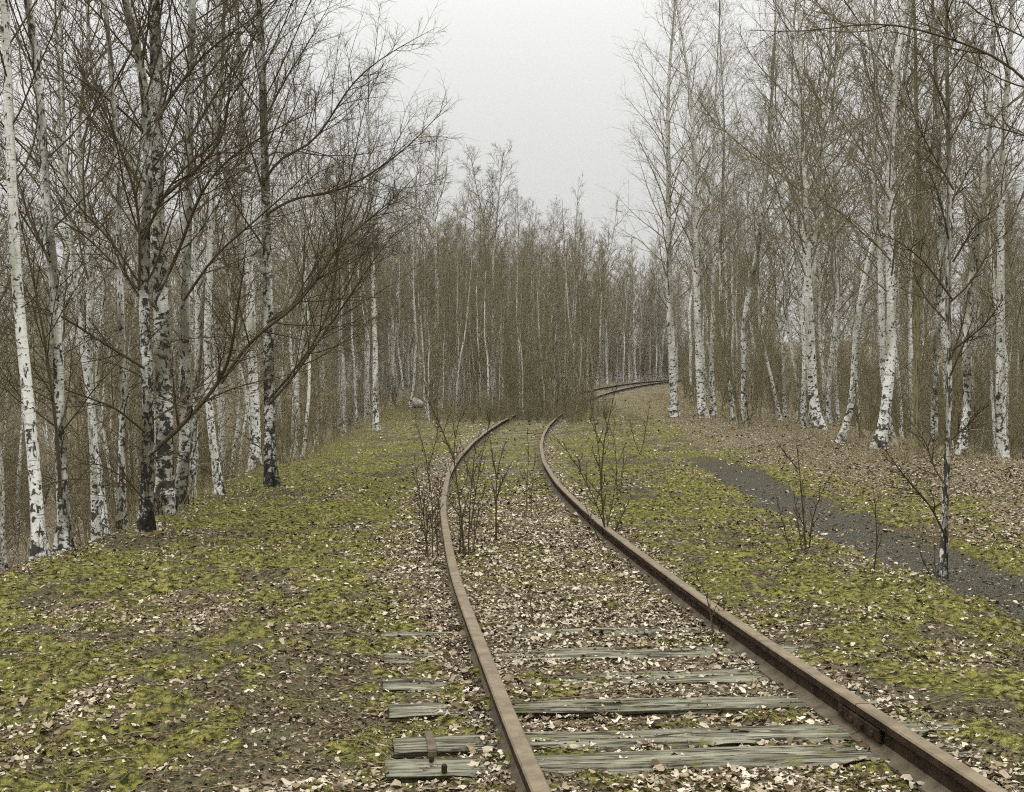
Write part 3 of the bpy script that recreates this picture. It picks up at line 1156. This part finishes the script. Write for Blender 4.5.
hero(5, "white birch with a dark leaning foot, close behind the thick fissured trunk", 16.6,
     [(179, 480), (186, 421), (184, 368), (183, 333), (183, 280), (185, 245), (187, 211), (187, 166), (187, 139), (189, 88), (190, 54), (192, 27)], .072, 13, mt=M_ALGAE, group=GL,
     limbs=[([(184, 300), (215, 255), (250, 225), (290, 190), (330, 150)], .026, 1.0),
            ([(188, 140), (215, 95), (240, 60), (262, 20)], .022, .3)], **{**NEAR, "n1": 40, "t0": .35})
hero(6, "white birch leaning to the left with a clean pale foot on the leafy slope", 18.4,
     [(220, 488), (213, 450), (207, 404), (205, 350), (207, 290), (211, 200), (214, 100)], .055, 12, group=GL, **{**NEAR, "n1": 34, "t0": .35})
hero(7, "thin pale birch standing between the leaning white one and the fissured trunks", 19.0,
     [(193, 482), (192, 440), (196, 380), (201, 320), (208, 240), (216, 150)], .042, 11, mt=M_ALGAE, group=GL, **{**NEAR, "n1": 30, "t0": .35})
hero(8, "birch with a dark ridged buttress foot on the crest, its limbs sweeping over the track", 19.6,
     [(271, 480), (269, 432), (268, 386), (267, 315), (266, 265), (265, 200), (263, 100), (261, 25)], .084, 13.5, group=GL, mt=M_ROUGH,
     limbs=[([(267, 322), (292, 309), (317, 277), (341, 241), (370, 219), (393, 202), (420, 188)], .034, .6),
            ([(268, 405), (284, 390), (312, 350), (341, 310), (368, 268), (393, 233), (415, 215)], .032, 1.0),
            ([(266, 215), (290, 198), (322, 194), (347, 189), (396, 157), (431, 125), (452, 97)], .032, 1.5),
            ([(265, 180), (280, 154), (308, 150), (333, 115), (350, 83), (385, 55), (437, 27)], .030, 1.0),
            ([(268, 400), (300, 365), (330, 320), (343, 217), (354, 161), (363, 104), (385, 60)], .030, .8),
            ([(264, 120), (285, 80), (310, 40), (335, -5)], .024, -.5),
            ([(266, 250), (235, 205), (215, 150), (205, 100)], .022, .3)],
     **{**NEAR, "n1": 46, "l1": .28, "t0": .3})
hero(9, "bright white birch with bold black marks just behind the buttressed one", 24,
     [(255, 456), (256, 421), (251, 368), (250, 315), (247, 240), (243, 150), (240, 50)], .095, 13, group=GL, **{**MID, "t0": .35})
hero(10, "thin white birch at the bank foot between the forked and the slender brown one", 15.0,
     [(122, 514), (120, 440), (121, 370), (118, 300), (116, 200), (112, 90)], .040, 10.5, mt=M_ALGAE, group=GL, **{**NEAR, "n1": 30, "t0": .35})
hero(11, "pale birch pole slanting left, low on the slope behind the forked white birch", 16.5,
     [(108, 522), (96, 450), (84, 380), (74, 300), (66, 200)], .036, 10, group=GL, **{**NEAR, "n1": 28, "t0": .4})
hero(12, "birch with a white foot in the group where the left bank meets the far grass", 38,
     [(376, 424), (375, 350), (373, 280), (370, 200), (369, 120)], .085, 10.5, group=GL, **MID)
hero(13, "bowed thin birch rising beside the pale rock", 50,
     [(409, 411), (414, 385), (416, 340), (413, 280), (415, 200)], .05, 10.5, group=GL, **FARR)
hero(14, "stout white birch on the far left crest just above the pale rock", 54,
     [(437, 402), (436, 350), (437, 280), (434, 210), (436, 150)], .11, 11.5, group=GL, **FARR)

# right bank
hero(21, "straight white birch at the bend, standing nearest to where the far rails vanish", 44,
     [(675, 426), (673, 378), (670, 308), (668, 255), (668, 168), (666, 131), (669, 60), (672, 30)], .140, 15.5, group=GR, dd=-.02, **{**MID, "l1": .26, "t0": .2, "n1": 52})
hero(22, "white birch second from the bend, close beside the straight one", 43,
     [(703, 422), (701, 403), (698, 325), (696, 255), (694, 150), (690, 94), (683, 39)], .130, 15.5, group=GR, **{**MID, "l1": .24, "n1": 48})
hero(23, "thin white birch third from the bend, just right of the close pair", 44,
     [(714, 418), (711, 370), (714, 308), (712, 230), (713, 150), (716, 80)], .085, 14, group=GR, **MID)
hero(24, "grey-white birch kinked halfway up, above the brown bush on the bank", 36,
     [(745, 432), (744, 361), (745, 308), (756, 266), (764, 200), (770, 130), (772, 70)], .085, 13.5, mt=M_ALGAE, group=GR, **MID)
hero(25, "bold black-notched white birch leaning at its foot in the middle of the right bank", 32,
     [(821, 442), (812, 396), (812, 354), (809, 290), (807, 238), (804, 187), (801, 150), (801, 94), (799, 39)], .118, 14, group=GR,
     limbs=[([(803, 192), (796, 190), (780, 172), (761, 161), (735, 140), (720, 127), (700, 105), (688, 70)], .034, .8),
            ([(801, 110), (780, 88), (755, 62), (735, 25)], .026, .4),
            ([(806, 240), (830, 215), (850, 180), (858, 140)], .026, .4),
            ([(803, 180), (825, 140), (838, 90), (842, 50)], .026, -.4)], **{**MID, "n1": 52, "l1": .28})
hero(26, "thin white birch leaning hard to the right from the leafy bank", 27.5,
     [(839, 452), (851, 417), (855, 378), (856, 343), (860, 308), (868, 262), (879, 230), (892, 180), (900, 120)], .070, 12, group=GR, **MID)
hero(27, "foremost white birch on the right bank, bent at the foot and dark above", 23.8,
     [(879, 464), (883, 431), (891, 378), (894, 308), (891, 255), (890, 224), (890, 183), (893, 113), (896, 57), (902, 27)], .096, 12.5, group=GR,
     limbs=[([(890, 200), (868, 160), (842, 120), (815, 95), (795, 70)], .026, .6),
            ([(891, 190), (915, 150), (940, 125), (968, 115)], .026, .4),
            ([(890, 260), (860, 225), (830, 205), (800, 195)], .020, .6),
            ([(892, 150), (875, 100), (862, 50), (852, 10)], .024, .0),
            ([(893, 120), (915, 80), (932, 40), (940, 5)], .024, .0)], **{**NEAR, "rmin": .002, "n1": 50, "l1": .30})
hero(28, "slim white birch directly behind the foremost right one, crossing it at mid height", 27,
     [(892, 452), (886, 396), (883, 361), (883, 290), (882, 255), (878, 243), (874, 170), (876, 90)], .070, 13, group=GR, **MID)
hero(29, "pale birch standing right of the leaning thin one, between dark stems", 26,
     [(934, 452), (935, 396), (937, 361), (939, 318), (944, 250), (940, 170), (936, 90)], .070, 13, mt=M_ALGAE, group=GR, **MID)
hero(30, "dark brown trunk without white bark behind the right bank", 26,
     [(916, 450), (918, 361), (919, 280), (921, 200), (915, 100)], .062, 12, group=GR, mt=M_DARK, name="brown_tree", cat="tree", **MID)
hero(31, "white birch slanting to the right at the right end of the leafy bank", 23,
     [(959, 468), (967, 431), (970, 389), (966, 350), (972, 290), (985, 200), (990, 100)], .075, 12, mt=M_ALGAE, group=GR, **{**NEAR, "rmin": .002})
hero(33, "white birch trunk cut by the right edge of the view", 24,
     [(1002, 470), (1001, 400), (1003, 300), (1002, 200), (1006, 90)], .085, 12.5, group=GR, **{**NEAR, "rmin": .002})
hero(34, "thin birch pair member right of the bold notched birch, nearly upright", 33,
     [(806, 440), (803, 400), (806, 350), (800, 290), (797, 200), (792, 100)], .055, 12.5, group=GR, **MID)
hero(35, "white-footed thin birch left of the bowed brown bush", 40,
     [(733, 426), (730, 380), (722, 320), (720, 240), (724, 150), (722, 80)], .070, 13.5, mt=M_ALGAE, group=GR, **MID)
# the slim tree close to the path
hero(32, "slim young birch standing alone by the near edge of the cinder path", 10.0,
     [(943, 577), (946, 525), (947, 487), (951, 440), (952, 400), (953, 361), (951, 273), (954, 243), (954, 187), (952, 113), (950, 39)], .021, 5.6, group=GR, mt=M_ROUGH,
     limbs=[([(945, 535), (930, 505), (906, 478), (885, 450)], .010, .5),
            ([(947, 487), (935, 470), (925, 440), (905, 415)], .009, .0),
            ([(951, 440), (968, 425), (990, 400)], .009, .2),
            ([(953, 300), (925, 262), (898, 240), (868, 232)], .011, .4),
            ([(953, 262), (975, 225), (1000, 205)], .010, .3),
            ([(954, 190), (930, 150), (915, 120), (905, 80)], .010, .2),
            ([(953, 350), (985, 325), (1010, 290)], .010, .4)],
     n1=20, n2=7, n3=5, l1=.2, t0=.25, rmin=.0013, low_n=0, flare=.3)
# the tree just past the frame whose branch reaches in at the top right
hero(36, "birch past the right edge whose long dark branch crosses the top right corner", 9.0,
     [(1075, 590), (1072, 450), (1080, 300), (1072, 150), (1078, 50)], .07, 8.5, group=GR,
     limbs=[([(1073, 150), (1040, 90), (1000, 56), (961, 42), (935, 34), (902, 24), (880, 22), (843, 26), (794, 34), (750, 30)], .014, .6),
            ([(1076, 60), (1030, 40), (985, 18), (950, -10)], .009, .3),
            ([(1074, 170), (1040, 140), (1000, 128), (965, 120)], .012, .3)],
     n1=6, n2=3, n3=3, l1=.14, t0=.5, rmin=.0013, low_n=0)
# birch in front of the far thicket
hero(41, "forked white birch rising in front of the far thicket between the rails", 55,
     [(493, 405), (493, 311), (493, 262), (497, 220), (500, 180), (504, 150)], .085, 10.6, group="birches in the far wood",
     limbs=[([(493, 262), (487, 235), (483, 217), (476, 185), (470, 150)], .05, 0)], **FARR)


# ------------------------------------------------------------------ trees of the wood, copied from a few grown ones
def proto_tree(seed, H, r0, mt, **kw):
    g = np.random.default_rng(seed)
    K = 26
    q = np.linspace(0, 1, K)
    wob = np.cumsum(g.normal(0, .06, (K, 2)), 0) * (H / 12)
    wob -= wob[0]
    lean = g.normal(0, .035, 2)
    tr = np.stack([wob[:, 0] + lean[0] * q * H, wob[:, 1] + lean[1] * q * H, q * H], 1)
    tr = smooth_path(tr, K)
    T, C = grow(g, tr, r0, .004, **kw)
    return T, C


def clump(seed, ns, H, r0, spread, **kw):
    """several stems from one foot"""
    g = np.random.default_rng(seed)
    Ts, Cs = [], []
    for s in range(ns):
        K = 16
        q = np.linspace(0, 1, K)
        a = g.uniform(0, 6.28)
        h = H * g.uniform(.6, 1.0)
        sp = spread * g.uniform(.3, 1) * h
        w = np.cumsum(g.normal(0, .022, (K, 2)), 0) * h / 3
        w -= w[0]
        b = g.normal(0, .05, 2) * (ns > 1)
        tr = np.stack([b[0] + np.cos(a) * sp * q ** .8 + w[:, 0], b[1] + np.sin(a) * sp * q ** .8 + w[:, 1], q * h], 1)
        T, C = grow(g, smooth_path(tr, K), r0 * h / H, .002, flare=.1, sides=6, **kw)
        Ts.append(T)
        Cs.append(C)
    return join_tubes(Ts), join_tubes(Cs)


POOL = {}


class Pool:
    """the first use moves the grown tree itself, later uses copy it"""

    def __init__(self, name, protos, mt, mc):
        self.name, self.protos, self.mt, self.mc, self.roots = name, protos, mt, mc, [None] * len(protos)

    def put(self, i, x, y, rotz, s, label, cat, group, tilt=(0, 0)):
        i = i % len(self.protos)
        z = float(terrain(np.array([x]), np.array([y]), False)[0]) - .05
        if self.roots[i] is None:
            T, C = self.protos[i]
            r = make_tree(self.name, label, cat, (x, y, z), T, C, self.mt, self.mc, group)
            r.rotation_euler = (tilt[0], tilt[1], rotz)
            r.scale = s
            self.roots[i] = r
            return r
        return copy_thing(self.roots[i], (x, y, z), rotz, s, label, cat, group, tilt)


WOOD = Pool("birch_tree", [proto_tree(200 + k, [11.5, 12.5, 10.5, 13, 11, 12][k], [.066, .080, .052, .074, .046, .06][k], M_WHITE,
                                      n1=42, n2=8, n3=4, l1=[.20, .22, .19, .21, .18, .20][k], t0=[.25, .32, .26, .36, .3, .22][k], ang=(.45, .95), rmin=.0030, low_n=18,
                                      rf=.34, sides=8, up=(.06, .02), l2=.5, l3=.65, tp=.42) for k in range(6)], M_WHITE, M_FINE)
YOUNG = Pool("young_tree", [clump(300 + k, [1, 2, 1, 3, 2][k], [6.0, 5.0, 7.0, 4.5, 5.5][k], .026, .16,
                                  n1=20, n2=5, n3=2, l1=.30, t0=.10, ang=(.45, .95), rmin=.0024, up=(.10, .03), tw=.8, l2=.5) for k in range(5)], M_DARK, M_DARK)
BUSH = Pool("shrub", [clump(400 + k, [5, 7, 4][k], [3.0, 2.6, 3.4][k], .018, .38,
                            n1=13, n2=4, n3=2, l1=.34, t0=.10, ang=(.4, .9), rmin=.0024, up=(.1, .03), tw=.8) for k in range(3)], M_DARK, M_DARK)


def wood_points(n, fn, x0, x1, y0, y1, dmin, g, taken):
    out = []
    for _ in range(n * 60):
        if len(out) >= n:
            break
        x, y = g.uniform(x0, x1), g.uniform(y0, y1)
        if not fn(x, y):
            continue
        if any((x - a) ** 2 + (y - b) ** 2 < dmin * dmin for a, b in taken):
            continue
        taken.append((x, y))
        out.append((x, y))
    return out


HEROES = [(o.location.x, o.location.y) for o in COL.objects if o.type == 'EMPTY']


def fill(pool, n, fn, box, dmin, seed, label, cat, group, smin=.8, smax=1.15, taken=None):
    g = np.random.default_rng(seed)
    tk = list(HEROES) if taken is None else taken
    for x, y in wood_points(n, fn, *box, dmin, g, tk):
        s = g.uniform(smin, smax)
        w = s * g.uniform(.85, 1.2)
        lab = label(x, y) if callable(label) else label
        pool.put(int(g.integers(0, 100)), x, y, g.uniform(0, 6.28), (w, w, s), lab, cat, group, (g.normal(0, .03), g.normal(0, .03)))


def fx(x):
    return float(np.asarray(x))


def in_left(x, y):
    return y > 17 and x < fx(left_edge(np.array(y))) - .5 - (.0 if y < 30 else .3) and x > -.47 * y


def in_right(x, y):
    return x > max(7.6, fx(track_x(np.array(y))) + 4.6) and x < .47 * y


def in_far(x, y):
    return -8 - (y - 60) * .12 < x < (fx(track_x(np.array(y))) - 2.6 - max(0, (66 - y) * .25) if y < 95 else 17)


taken = list(HEROES)
def left_label(x, y):
    return "slender white birch among the many on the left slope below the bank crest" if y < 40 else "distant thin white birch among the many at the far end of the left bank"


def right_label(x, y):
    return "slender white birch among the many standing behind the right leafy bank" if y < 45 else "distant white birch among the many right of the far bend"


fill(WOOD, 26, in_left, (-9.5, -4.4, 42, 72), .7, 511, left_label, "birch tree", "birches of the left wood", .7, .95, taken)
fill(WOOD, 60, in_left, (-34, -4.6, 12, 66), 1.1, 501, left_label, "birch tree", "birches of the left wood", .75, 1.05, taken)
fill(WOOD, 80, in_right, (7.5, 40, 24, 88), 1.2, 502, right_label, "birch tree", "birches of the right wood", .8, 1.15, taken)
fill(WOOD, 96, in_far, (-14, 17, 58, 108), .8, 503, "slender birch among the many in the hazy wood beyond the track",
     "birch tree", "birches in the far wood", .66, .92, taken)
fill(YOUNG, 80, in_left, (-34, -4.6, 14, 66), .8, 504, "thin brown young tree among the many under the left birches", "young tree", "young trees of the left wood", .6, 1.1)
fill(YOUNG, 96, in_right, (7.0, 36, 24, 80), .8, 505, "thin brown young tree among the many under the right birches", "young tree", "young trees of the right wood", .6, 1.1)


def in_thicket(x, y):
    u = (x * 46 / y - .25) / 2.75
    return abs(u) < 1.25 and y < 60 and (y < 50 or x < fx(track_x(np.array(y))) - 1.6) and math.sin(x * 91.7 + y * 57.3) * .5 + .5 < math.exp(-abs(u) ** 3 * 1.2) * (1 if y > 43 else .7)


fill(YOUNG, 44, in_thicket, (-4.4, 5.2, 41.0, 58), .4, 506, "thin upright young tree among the many growing in the overgrown track",
     "young tree", "young trees in the overgrown track", .5, 1.2)


def in_far_low(x, y):
    return in_far(x, y) and y < 106


fill(YOUNG, 64, in_far_low, (-10, 16, 60, 106), .7, 507, "thin brown young tree among the many at the foot of the far wood", "young tree", "young trees of the far wood", .6, 1.0)
fill(BUSH, 46, in_left, (-26, -4.5, 14, 60), 1.0, 508, "bare tangled shrub among the many under the left birches", "shrub", "shrubs of the left wood", .6, 1.0)
fill(BUSH, 84, in_right, (7.2, 30, 23, 72), .9, 509, "bare tangled shrub among the many behind the right bank", "shrub", "shrubs of the right wood", .6, 1.0)


def in_track(x, y):
    return abs(x - fx(track_x(np.array(y)))) < 1.5


fill(BUSH, 62, in_track, (-2, 5.5, 39.8, 50), .2, 512, "low brown shrub among the many growing over the rails before the bend", "shrub", "shrubs over the rails", .18, .44)
fill(BUSH, 36, in_thicket, (-3.6, 4.0, 39.6, 46), .25, 510, "bare brown shrub among the many blocking the track", "shrub", "shrubs in the overgrown track", .16, .42)

POLE = Pool("young_birch", [proto_tree(350 + k, [8.5, 7.2, 9.5, 6.5][k], [.036, .030, .040, .028][k], None, n1=26, n2=6, n3=3, l1=.20, t0=.16, ang=(.35, .75), rmin=.0024,
                                       low_n=10, rf=.32, sides=6, up=(.08, .03), l2=.5, l3=.6, tp=.45) for k in range(4)], M_WHITE, M_FINE)


def in_poles(x, y):
    u = (x * 50 / y - .35) / 3.4
    return abs(u) < 1.1 and  x < fx(track_x(np.array(y))) + (1.2 if y < 50 else -1.6)


fill(POLE, 105, in_poles, (-5, 6.5, 42.5, 64), .4, 513, "slim pale young birch among the many standing in the overgrown track", "young birch", "slim young birches in the overgrown track", .5, .95)

# single bushes that stand out
p = pix(745, 435, 34)
BUSH.put(2, p[0], p[1], 1.0, (1.3, 1.3, 1.35), "many-stemmed brown bush spreading low on the right bank near the close birch pair", "shrub", None)


# far wood: what lies behind the countable trees
def build_far_wood():
    g = np.random.default_rng(77)
    V, F, at, off = [], [], {}, 0
    T = [join_tubes([proto_tree(800 + k, 11.5, .08, None, n1=30, n2=6, n3=3, l1=.22, t0=.22, ang=(.45, .95), rmin=.0055, sides=5, up=(.06, .02), jitter=0, l2=.5, l3=.7, tp=.42)[j] for j in (0, 1)]) for k in range(3)]
    pts = []
    for _ in range(4000):
        y = g.uniform(64, 135)
        x = (g.uniform(-.5, .5) if g.random() < .4 else g.uniform(-.14, .2)) * y
        tx = fx(track_x(np.array(y)))
        if in_far(x, y) and y < 74:
            continue
        if y < 100 and tx - 3 < x < tx + 5:
            continue
        if x > 0 and y < 80 or x < 0 and y < 68:
            continue
        pts.append((x, y))
        if len(pts) >= 430:
            break
    Yg = [join_tubes(list(clump(830 + k, 2, 5.5, .03, .14, n1=20, n2=5, n3=2, l1=.3, t0=.08, ang=(.45, .95), rmin=.005, up=(.1, .03)))) for k in range(2)]
    low = []
    for _ in range(420):
        y = g.uniform(72, 128)
        x = (g.uniform(-.5, .5) if g.random() < .4 else g.uniform(-.14, .2)) * y
        tx = fx(track_x(np.array(y)))
        if y < 99 and tx - 3 < x < tx + 5 or y < 90 and in_far(x, y):
            continue
        low.append((x, y))
    for _ in range(190):
        y = g.uniform(101, 132)
        low.append((g.uniform(.035, .17) * y, y))
    for _ in range(210):
        y = g.uniform(38, 84)
        x = g.uniform(fx(right_edge(np.array(y))) + 6, .52 * y + 4)
        if x > fx(track_x(np.array(y))) + 7:
            low.append((x, y))
    for _ in range(120):
        y = g.uniform(30, 75)
        x = -g.uniform(10, .52 * y + 4)
        low.append((x, y))
    for x, y in pts + low:
        v, f, a = (T[int(g.integers(0, 3))] if (x, y) not in low else Yg[int(g.integers(0, 2))])
        r, s = g.uniform(0, 6.28), g.uniform(.70, .92)
        z = float(terrain(np.array([x]), np.array([y]), False)[0])
        c, d = math.cos(r), math.sin(r)
        w = np.stack([(v[:, 0] * c - v[:, 1] * d) * s + x, (v[:, 0] * d + v[:, 1] * c) * s + y, v[:, 2] * s + z - .05], 1)
        V.append(w)
        F.append(f + off)
        off += len(v)
        for kk in a:
            at.setdefault(kk, []).append(a[kk])
    o = mesh_obj("far_wood", np.concatenate(V), np.concatenate(F), M_FINE, attrs={kk: np.concatenate(x) for kk, x in at.items()})
    tag(o, "hazy mass of bare birch wood closing the view behind the nearer trees", "wood", kind="stuff")


build_far_wood()


# ------------------------------------------------------------------ saplings in and beside the track
def sapling(seed, label, d, base, stems, r=.007, n1=12, name="sapling", group="bare saplings in and beside the track", mat=None, n2=4):
    g = np.random.default_rng(seed)
    b = pix(base[0], base[1], d)
    gz = float(terrain(np.array([b[0]]), np.array([b[1]]), False)[0]) - .02
    b[2] = gz
    Ts, Cs = [], []
    for k, st in enumerate(stems):
        m = len(st)
        dn = g.normal(0, .18)
        q = np.array([pix(px, py, d + dn * (i + 1) / m) for i, (px, py) in enumerate(st)])
        o0 = b + np.array([g.normal(0, .03), g.normal(0, .03), 0]) if k else b
        if abs(st[0][1] - base[1]) < 15:
            q[0] = (q[0][0], b[1] + g.normal(0, .04), gz)
        q = np.concatenate([q]) - b
        tr = smooth_path(q, 14)
        T, C = grow(g, tr, r * .85 * (1 if k == 0 else .75), .0016, n1=n1, n2=n2, n3=0, l1=.28, t0=.18, ang=(.4, .8), rmin=.0014, up=(.15, .05), flare=.2, sides=6)
        Ts.append(T)
        Cs.append(C)
    root = thing(name, label, "sapling", tuple(b), 0, group)
    for T, C in zip(Ts, Cs):
        so = mesh_obj("stem", T[0], T[1], mat or M_STEM, root, T[2])
        mesh_obj("crown", C[0], C[1], mat or M_STEM, so, C[2])


sapling(601, "red-brown brambly stems just left of the left rail", 11.0, (429, 558),
        [[(429, 558), (424, 520), (417, 480), (414, 455)], [(433, 557), (432, 500), (428, 462)], [(425, 556), (428, 520), (421, 488)], [(438, 556), (437, 515), (441, 480)]], .006, 9, mat=M_STEM)
sapling(602, "tall forked sapling standing just inside the left rail", 11.2, (464, 556),
        [[(464, 556), (462, 520), (455, 470), (452, 446), (462, 410), (468, 388)], [(454, 460), (440, 425), (428, 400), (424, 380)], [(468, 555), (470, 500), (474, 455), (480, 430)],
         [(459, 556), (462, 515), (470, 490)], [(472, 553), (478, 515), (486, 480)]], .009, 8)
sapling(603, "slanting sapling with few twigs inside the track, behind the tall forked one", 13.0, (470, 530),
        [[(470, 530), (476, 490), (482, 455), (488, 430), (492, 400)], [(475, 492), (466, 465), (460, 440)]], .006, 6)
sapling(604, "knotty straight sapling with dark buds in the middle of the track", 12.2, (496, 541),
        [[(496, 541), (496, 500), (497, 470), (503, 450), (507, 437)], [(497, 478), (492, 455), (490, 438)], [(496, 500), (503, 480), (512, 462)]], .009, 6)
sapling(605, "thin single sapling in the middle of the track, farthest from the left rail", 14.8, (526, 512),
        [[(526, 512), (527, 480), (529, 455), (527, 430)], [(531, 511), (532, 478), (536, 452)]], .006, 6)
sapling(606, "bushy sapling growing against the right rail", 12.2, (606, 541),
        [[(606, 541), (601, 490), (600, 460), (596, 430), (590, 402)], [(601, 480), (604, 440), (612, 405), (618, 380)], [(611, 540), (597, 505), (580, 470), (565, 447), (556, 440)],
         [(603, 540), (612, 505), (618, 470)], [(610, 541), (622, 515), (632, 495)], [(600, 541), (590, 520), (584, 500)]], .009, 9)
sapling(607, "cluster of upright saplings between the rail and the cinder path", 11.6, (806, 550),
        [[(806, 550), (802, 500), (799, 465), (796, 441)], [(790, 548), (782, 520), (776, 495)], [(800, 549), (797, 515), (793, 490)], [(811, 550), (812, 520), (822, 490), (830, 478)],
         [(799, 470), (786, 455), (776, 440)]], .008, 8)
sapling(608, "lone thin straight sapling between the upright cluster and the slim birch", 10.2, (875, 573),
        [[(875, 573), (877, 545), (876, 520), (875, 500), (873, 488)]], .006, 5)
sapling(609, "small sapling with a slanting stem beside the slim birch's foot", 9.6, (936, 592),
        [[(936, 592), (935, 565), (934, 540)], [(935, 588), (928, 570), (922, 558), (919, 545)]], .004, 5)
sapling(610, "small dark weed among moss and leaves in the middle of the near track", 8.0, (533, 632),
        [[(533, 632), (532, 615), (530, 600), (529, 585)], [(535, 632), (540, 618), (545, 610)]], .004, 5)
sapling(611, "thin twiggy shoots leaning over the right rail near the joint", 7.6, (714, 622),
        [[(714, 622), (708, 600), (702, 585), (692, 572)], [(716, 624), (724, 606), (727, 590)]], .004, 5)
sapling(612, "thin sapling on the clearing between the right rail and the straight white birch", 26, (640, 470),
        [[(640, 470), (644, 440), (648, 415), (650, 398)], [(641, 468), (634, 440), (630, 420)]], .008, 7)
sapling(613, "two thin shoots on the clearing right of the bushy rail sapling", 17, (617, 490),
        [[(617, 490), (616, 455), (613, 430), (616, 412)], [(620, 489), (624, 460), (622, 440)]], .006, 6)
sapling(614, "short branched sapling left of the brambly stems on the mossy verge", 18, (430, 487),
        [[(430, 487), (426, 455), (418, 430), (412, 408)], [(428, 470), (436, 440), (440, 415)]], .007, 7)


# ------------------------------------------------------------------ rock by the far left wood, dry grass, fallen twigs
def build_rock():
    import bmesh
    bm = bmesh.new()
    bmesh.ops.create_icosphere(bm, subdivisions=4, radius=1.0)
    for v in bm.verts:
        c = v.co
        n = float(fbm(np.array(c.x * 1.6 + c.z), np.array(c.y * 1.6 - c.z * .7), 5, 4)) - .5
        f = 1 + .5 * n
        v.co = (c.x * .30 * f, c.y * .28 * f, max(c.z, -.4) * .24 * f * (1.0 if c.x < .2 else .8))
    V = np.array([v.co[:] for v in bm.verts])
    F = np.array([[v.index for v in f.verts] for f in bm.faces])
    bm.free()
    p = pix(416, 408, 52)
    o = mesh_obj("rock", V, F, M_ROCK)
    o.location = (p[0], p[1], float(terrain(np.array([p[0]]), np.array([p[1]]), False)[0]) + .12)
    tag(o, "pale rock half buried in the grass at the far end of the left bank", "rock")


build_rock()


def build_twigs():
    g = np.random.default_rng(31)
    n = 2600
    y = 3.4 + 26 * g.random(n) ** 1.7
    x = g.uniform(-.46, .46, n) * y
    k = np.abs(np.abs(x - track_x(y)) - GAUGE / 2) > .12
    x, y = x[k], y[k]
    n = len(x)
    a, L = g.uniform(0, 6.28, n), g.uniform(.05, .34, n)
    K = 5
    q = np.linspace(-.5, .5, K)[None, :]
    b = g.normal(0, .12, (n, 1)) * (q ** 2)
    px = x[:, None] + (np.cos(a)[:, None] * q - np.sin(a)[:, None] * b) * L[:, None]
    py = y[:, None] + (np.sin(a)[:, None] * q + np.cos(a)[:, None] * b) * L[:, None]
    pz = ground_z(px.ravel(), py.ravel()).reshape(px.shape) + .008 + .012 * g.random((n, 1))
    P = np.stack([px, py, pz], 2)
    R = (g.uniform(.0012, .0035, n)[:, None]) * (1.1 - .5 * (q + .5))
    V, F, at = tubes(P, R, 4)
    o = mesh_obj("fallen_twigs", V, F, M_DARK, attrs=at)
    tag(o, "small broken twigs scattered over the moss and leaves", "twigs", kind="stuff")


build_twigs()


def build_dry_grass():
    """thin dead stalks at the wood edges and in the thicket"""
    g = np.random.default_rng(32)
    X, Y = [], []
    for _ in range(7000):
        y = 14 + 52 * g.random()
        z = g.random()
        if z < .35:
            x = fx(left_edge(np.array(y))) + g.normal(-.2, .5)
        elif z < .65:
            x = max(7.0, fx(track_x(np.array(y))) + 4.2) + g.normal(0, .8)
            y = max(y, 22)
        else:
            y = 41 + 14 * g.random()
            x = g.uniform(-3.2, 3.2) + (y - 47) * .1
        X.append(x)
        Y.append(y)
    x, y = np.array(X), np.array(Y)
    n = len(x)
    h = g.uniform(.12, .55, n)
    a, l = g.uniform(0, 6.28, n), g.uniform(.1, .6, n)
    K = 4
    q = np.linspace(0, 1, K)[None, :]
    z0 = terrain(x, y, False)[:, None] - .02
    P = np.stack([x[:, None] + np.cos(a)[:, None] * (l * h)[:, None] * q ** 2, y[:, None] + np.sin(a)[:, None] * (l * h)[:, None] * q ** 2, z0 + h[:, None] * q], 2)
    R = g.uniform(.002, .004, n)[:, None] * (1.1 - .8 * q)
    V, F, at = tubes(P, R, 3)
    o = mesh_obj("dry_grass", V, F, M_GRASS, attrs=at)
    tag(o, "dead tan grass stalks along the wood edges", "grass", kind="stuff")


build_dry_grass()
n_l = build_leaves()
n_m = build_moss()
print("leaves", n_l, "moss", n_m, "objects", len(COL.objects), "faces", sum(len(m.polygons) for m in bpy.data.meshes))
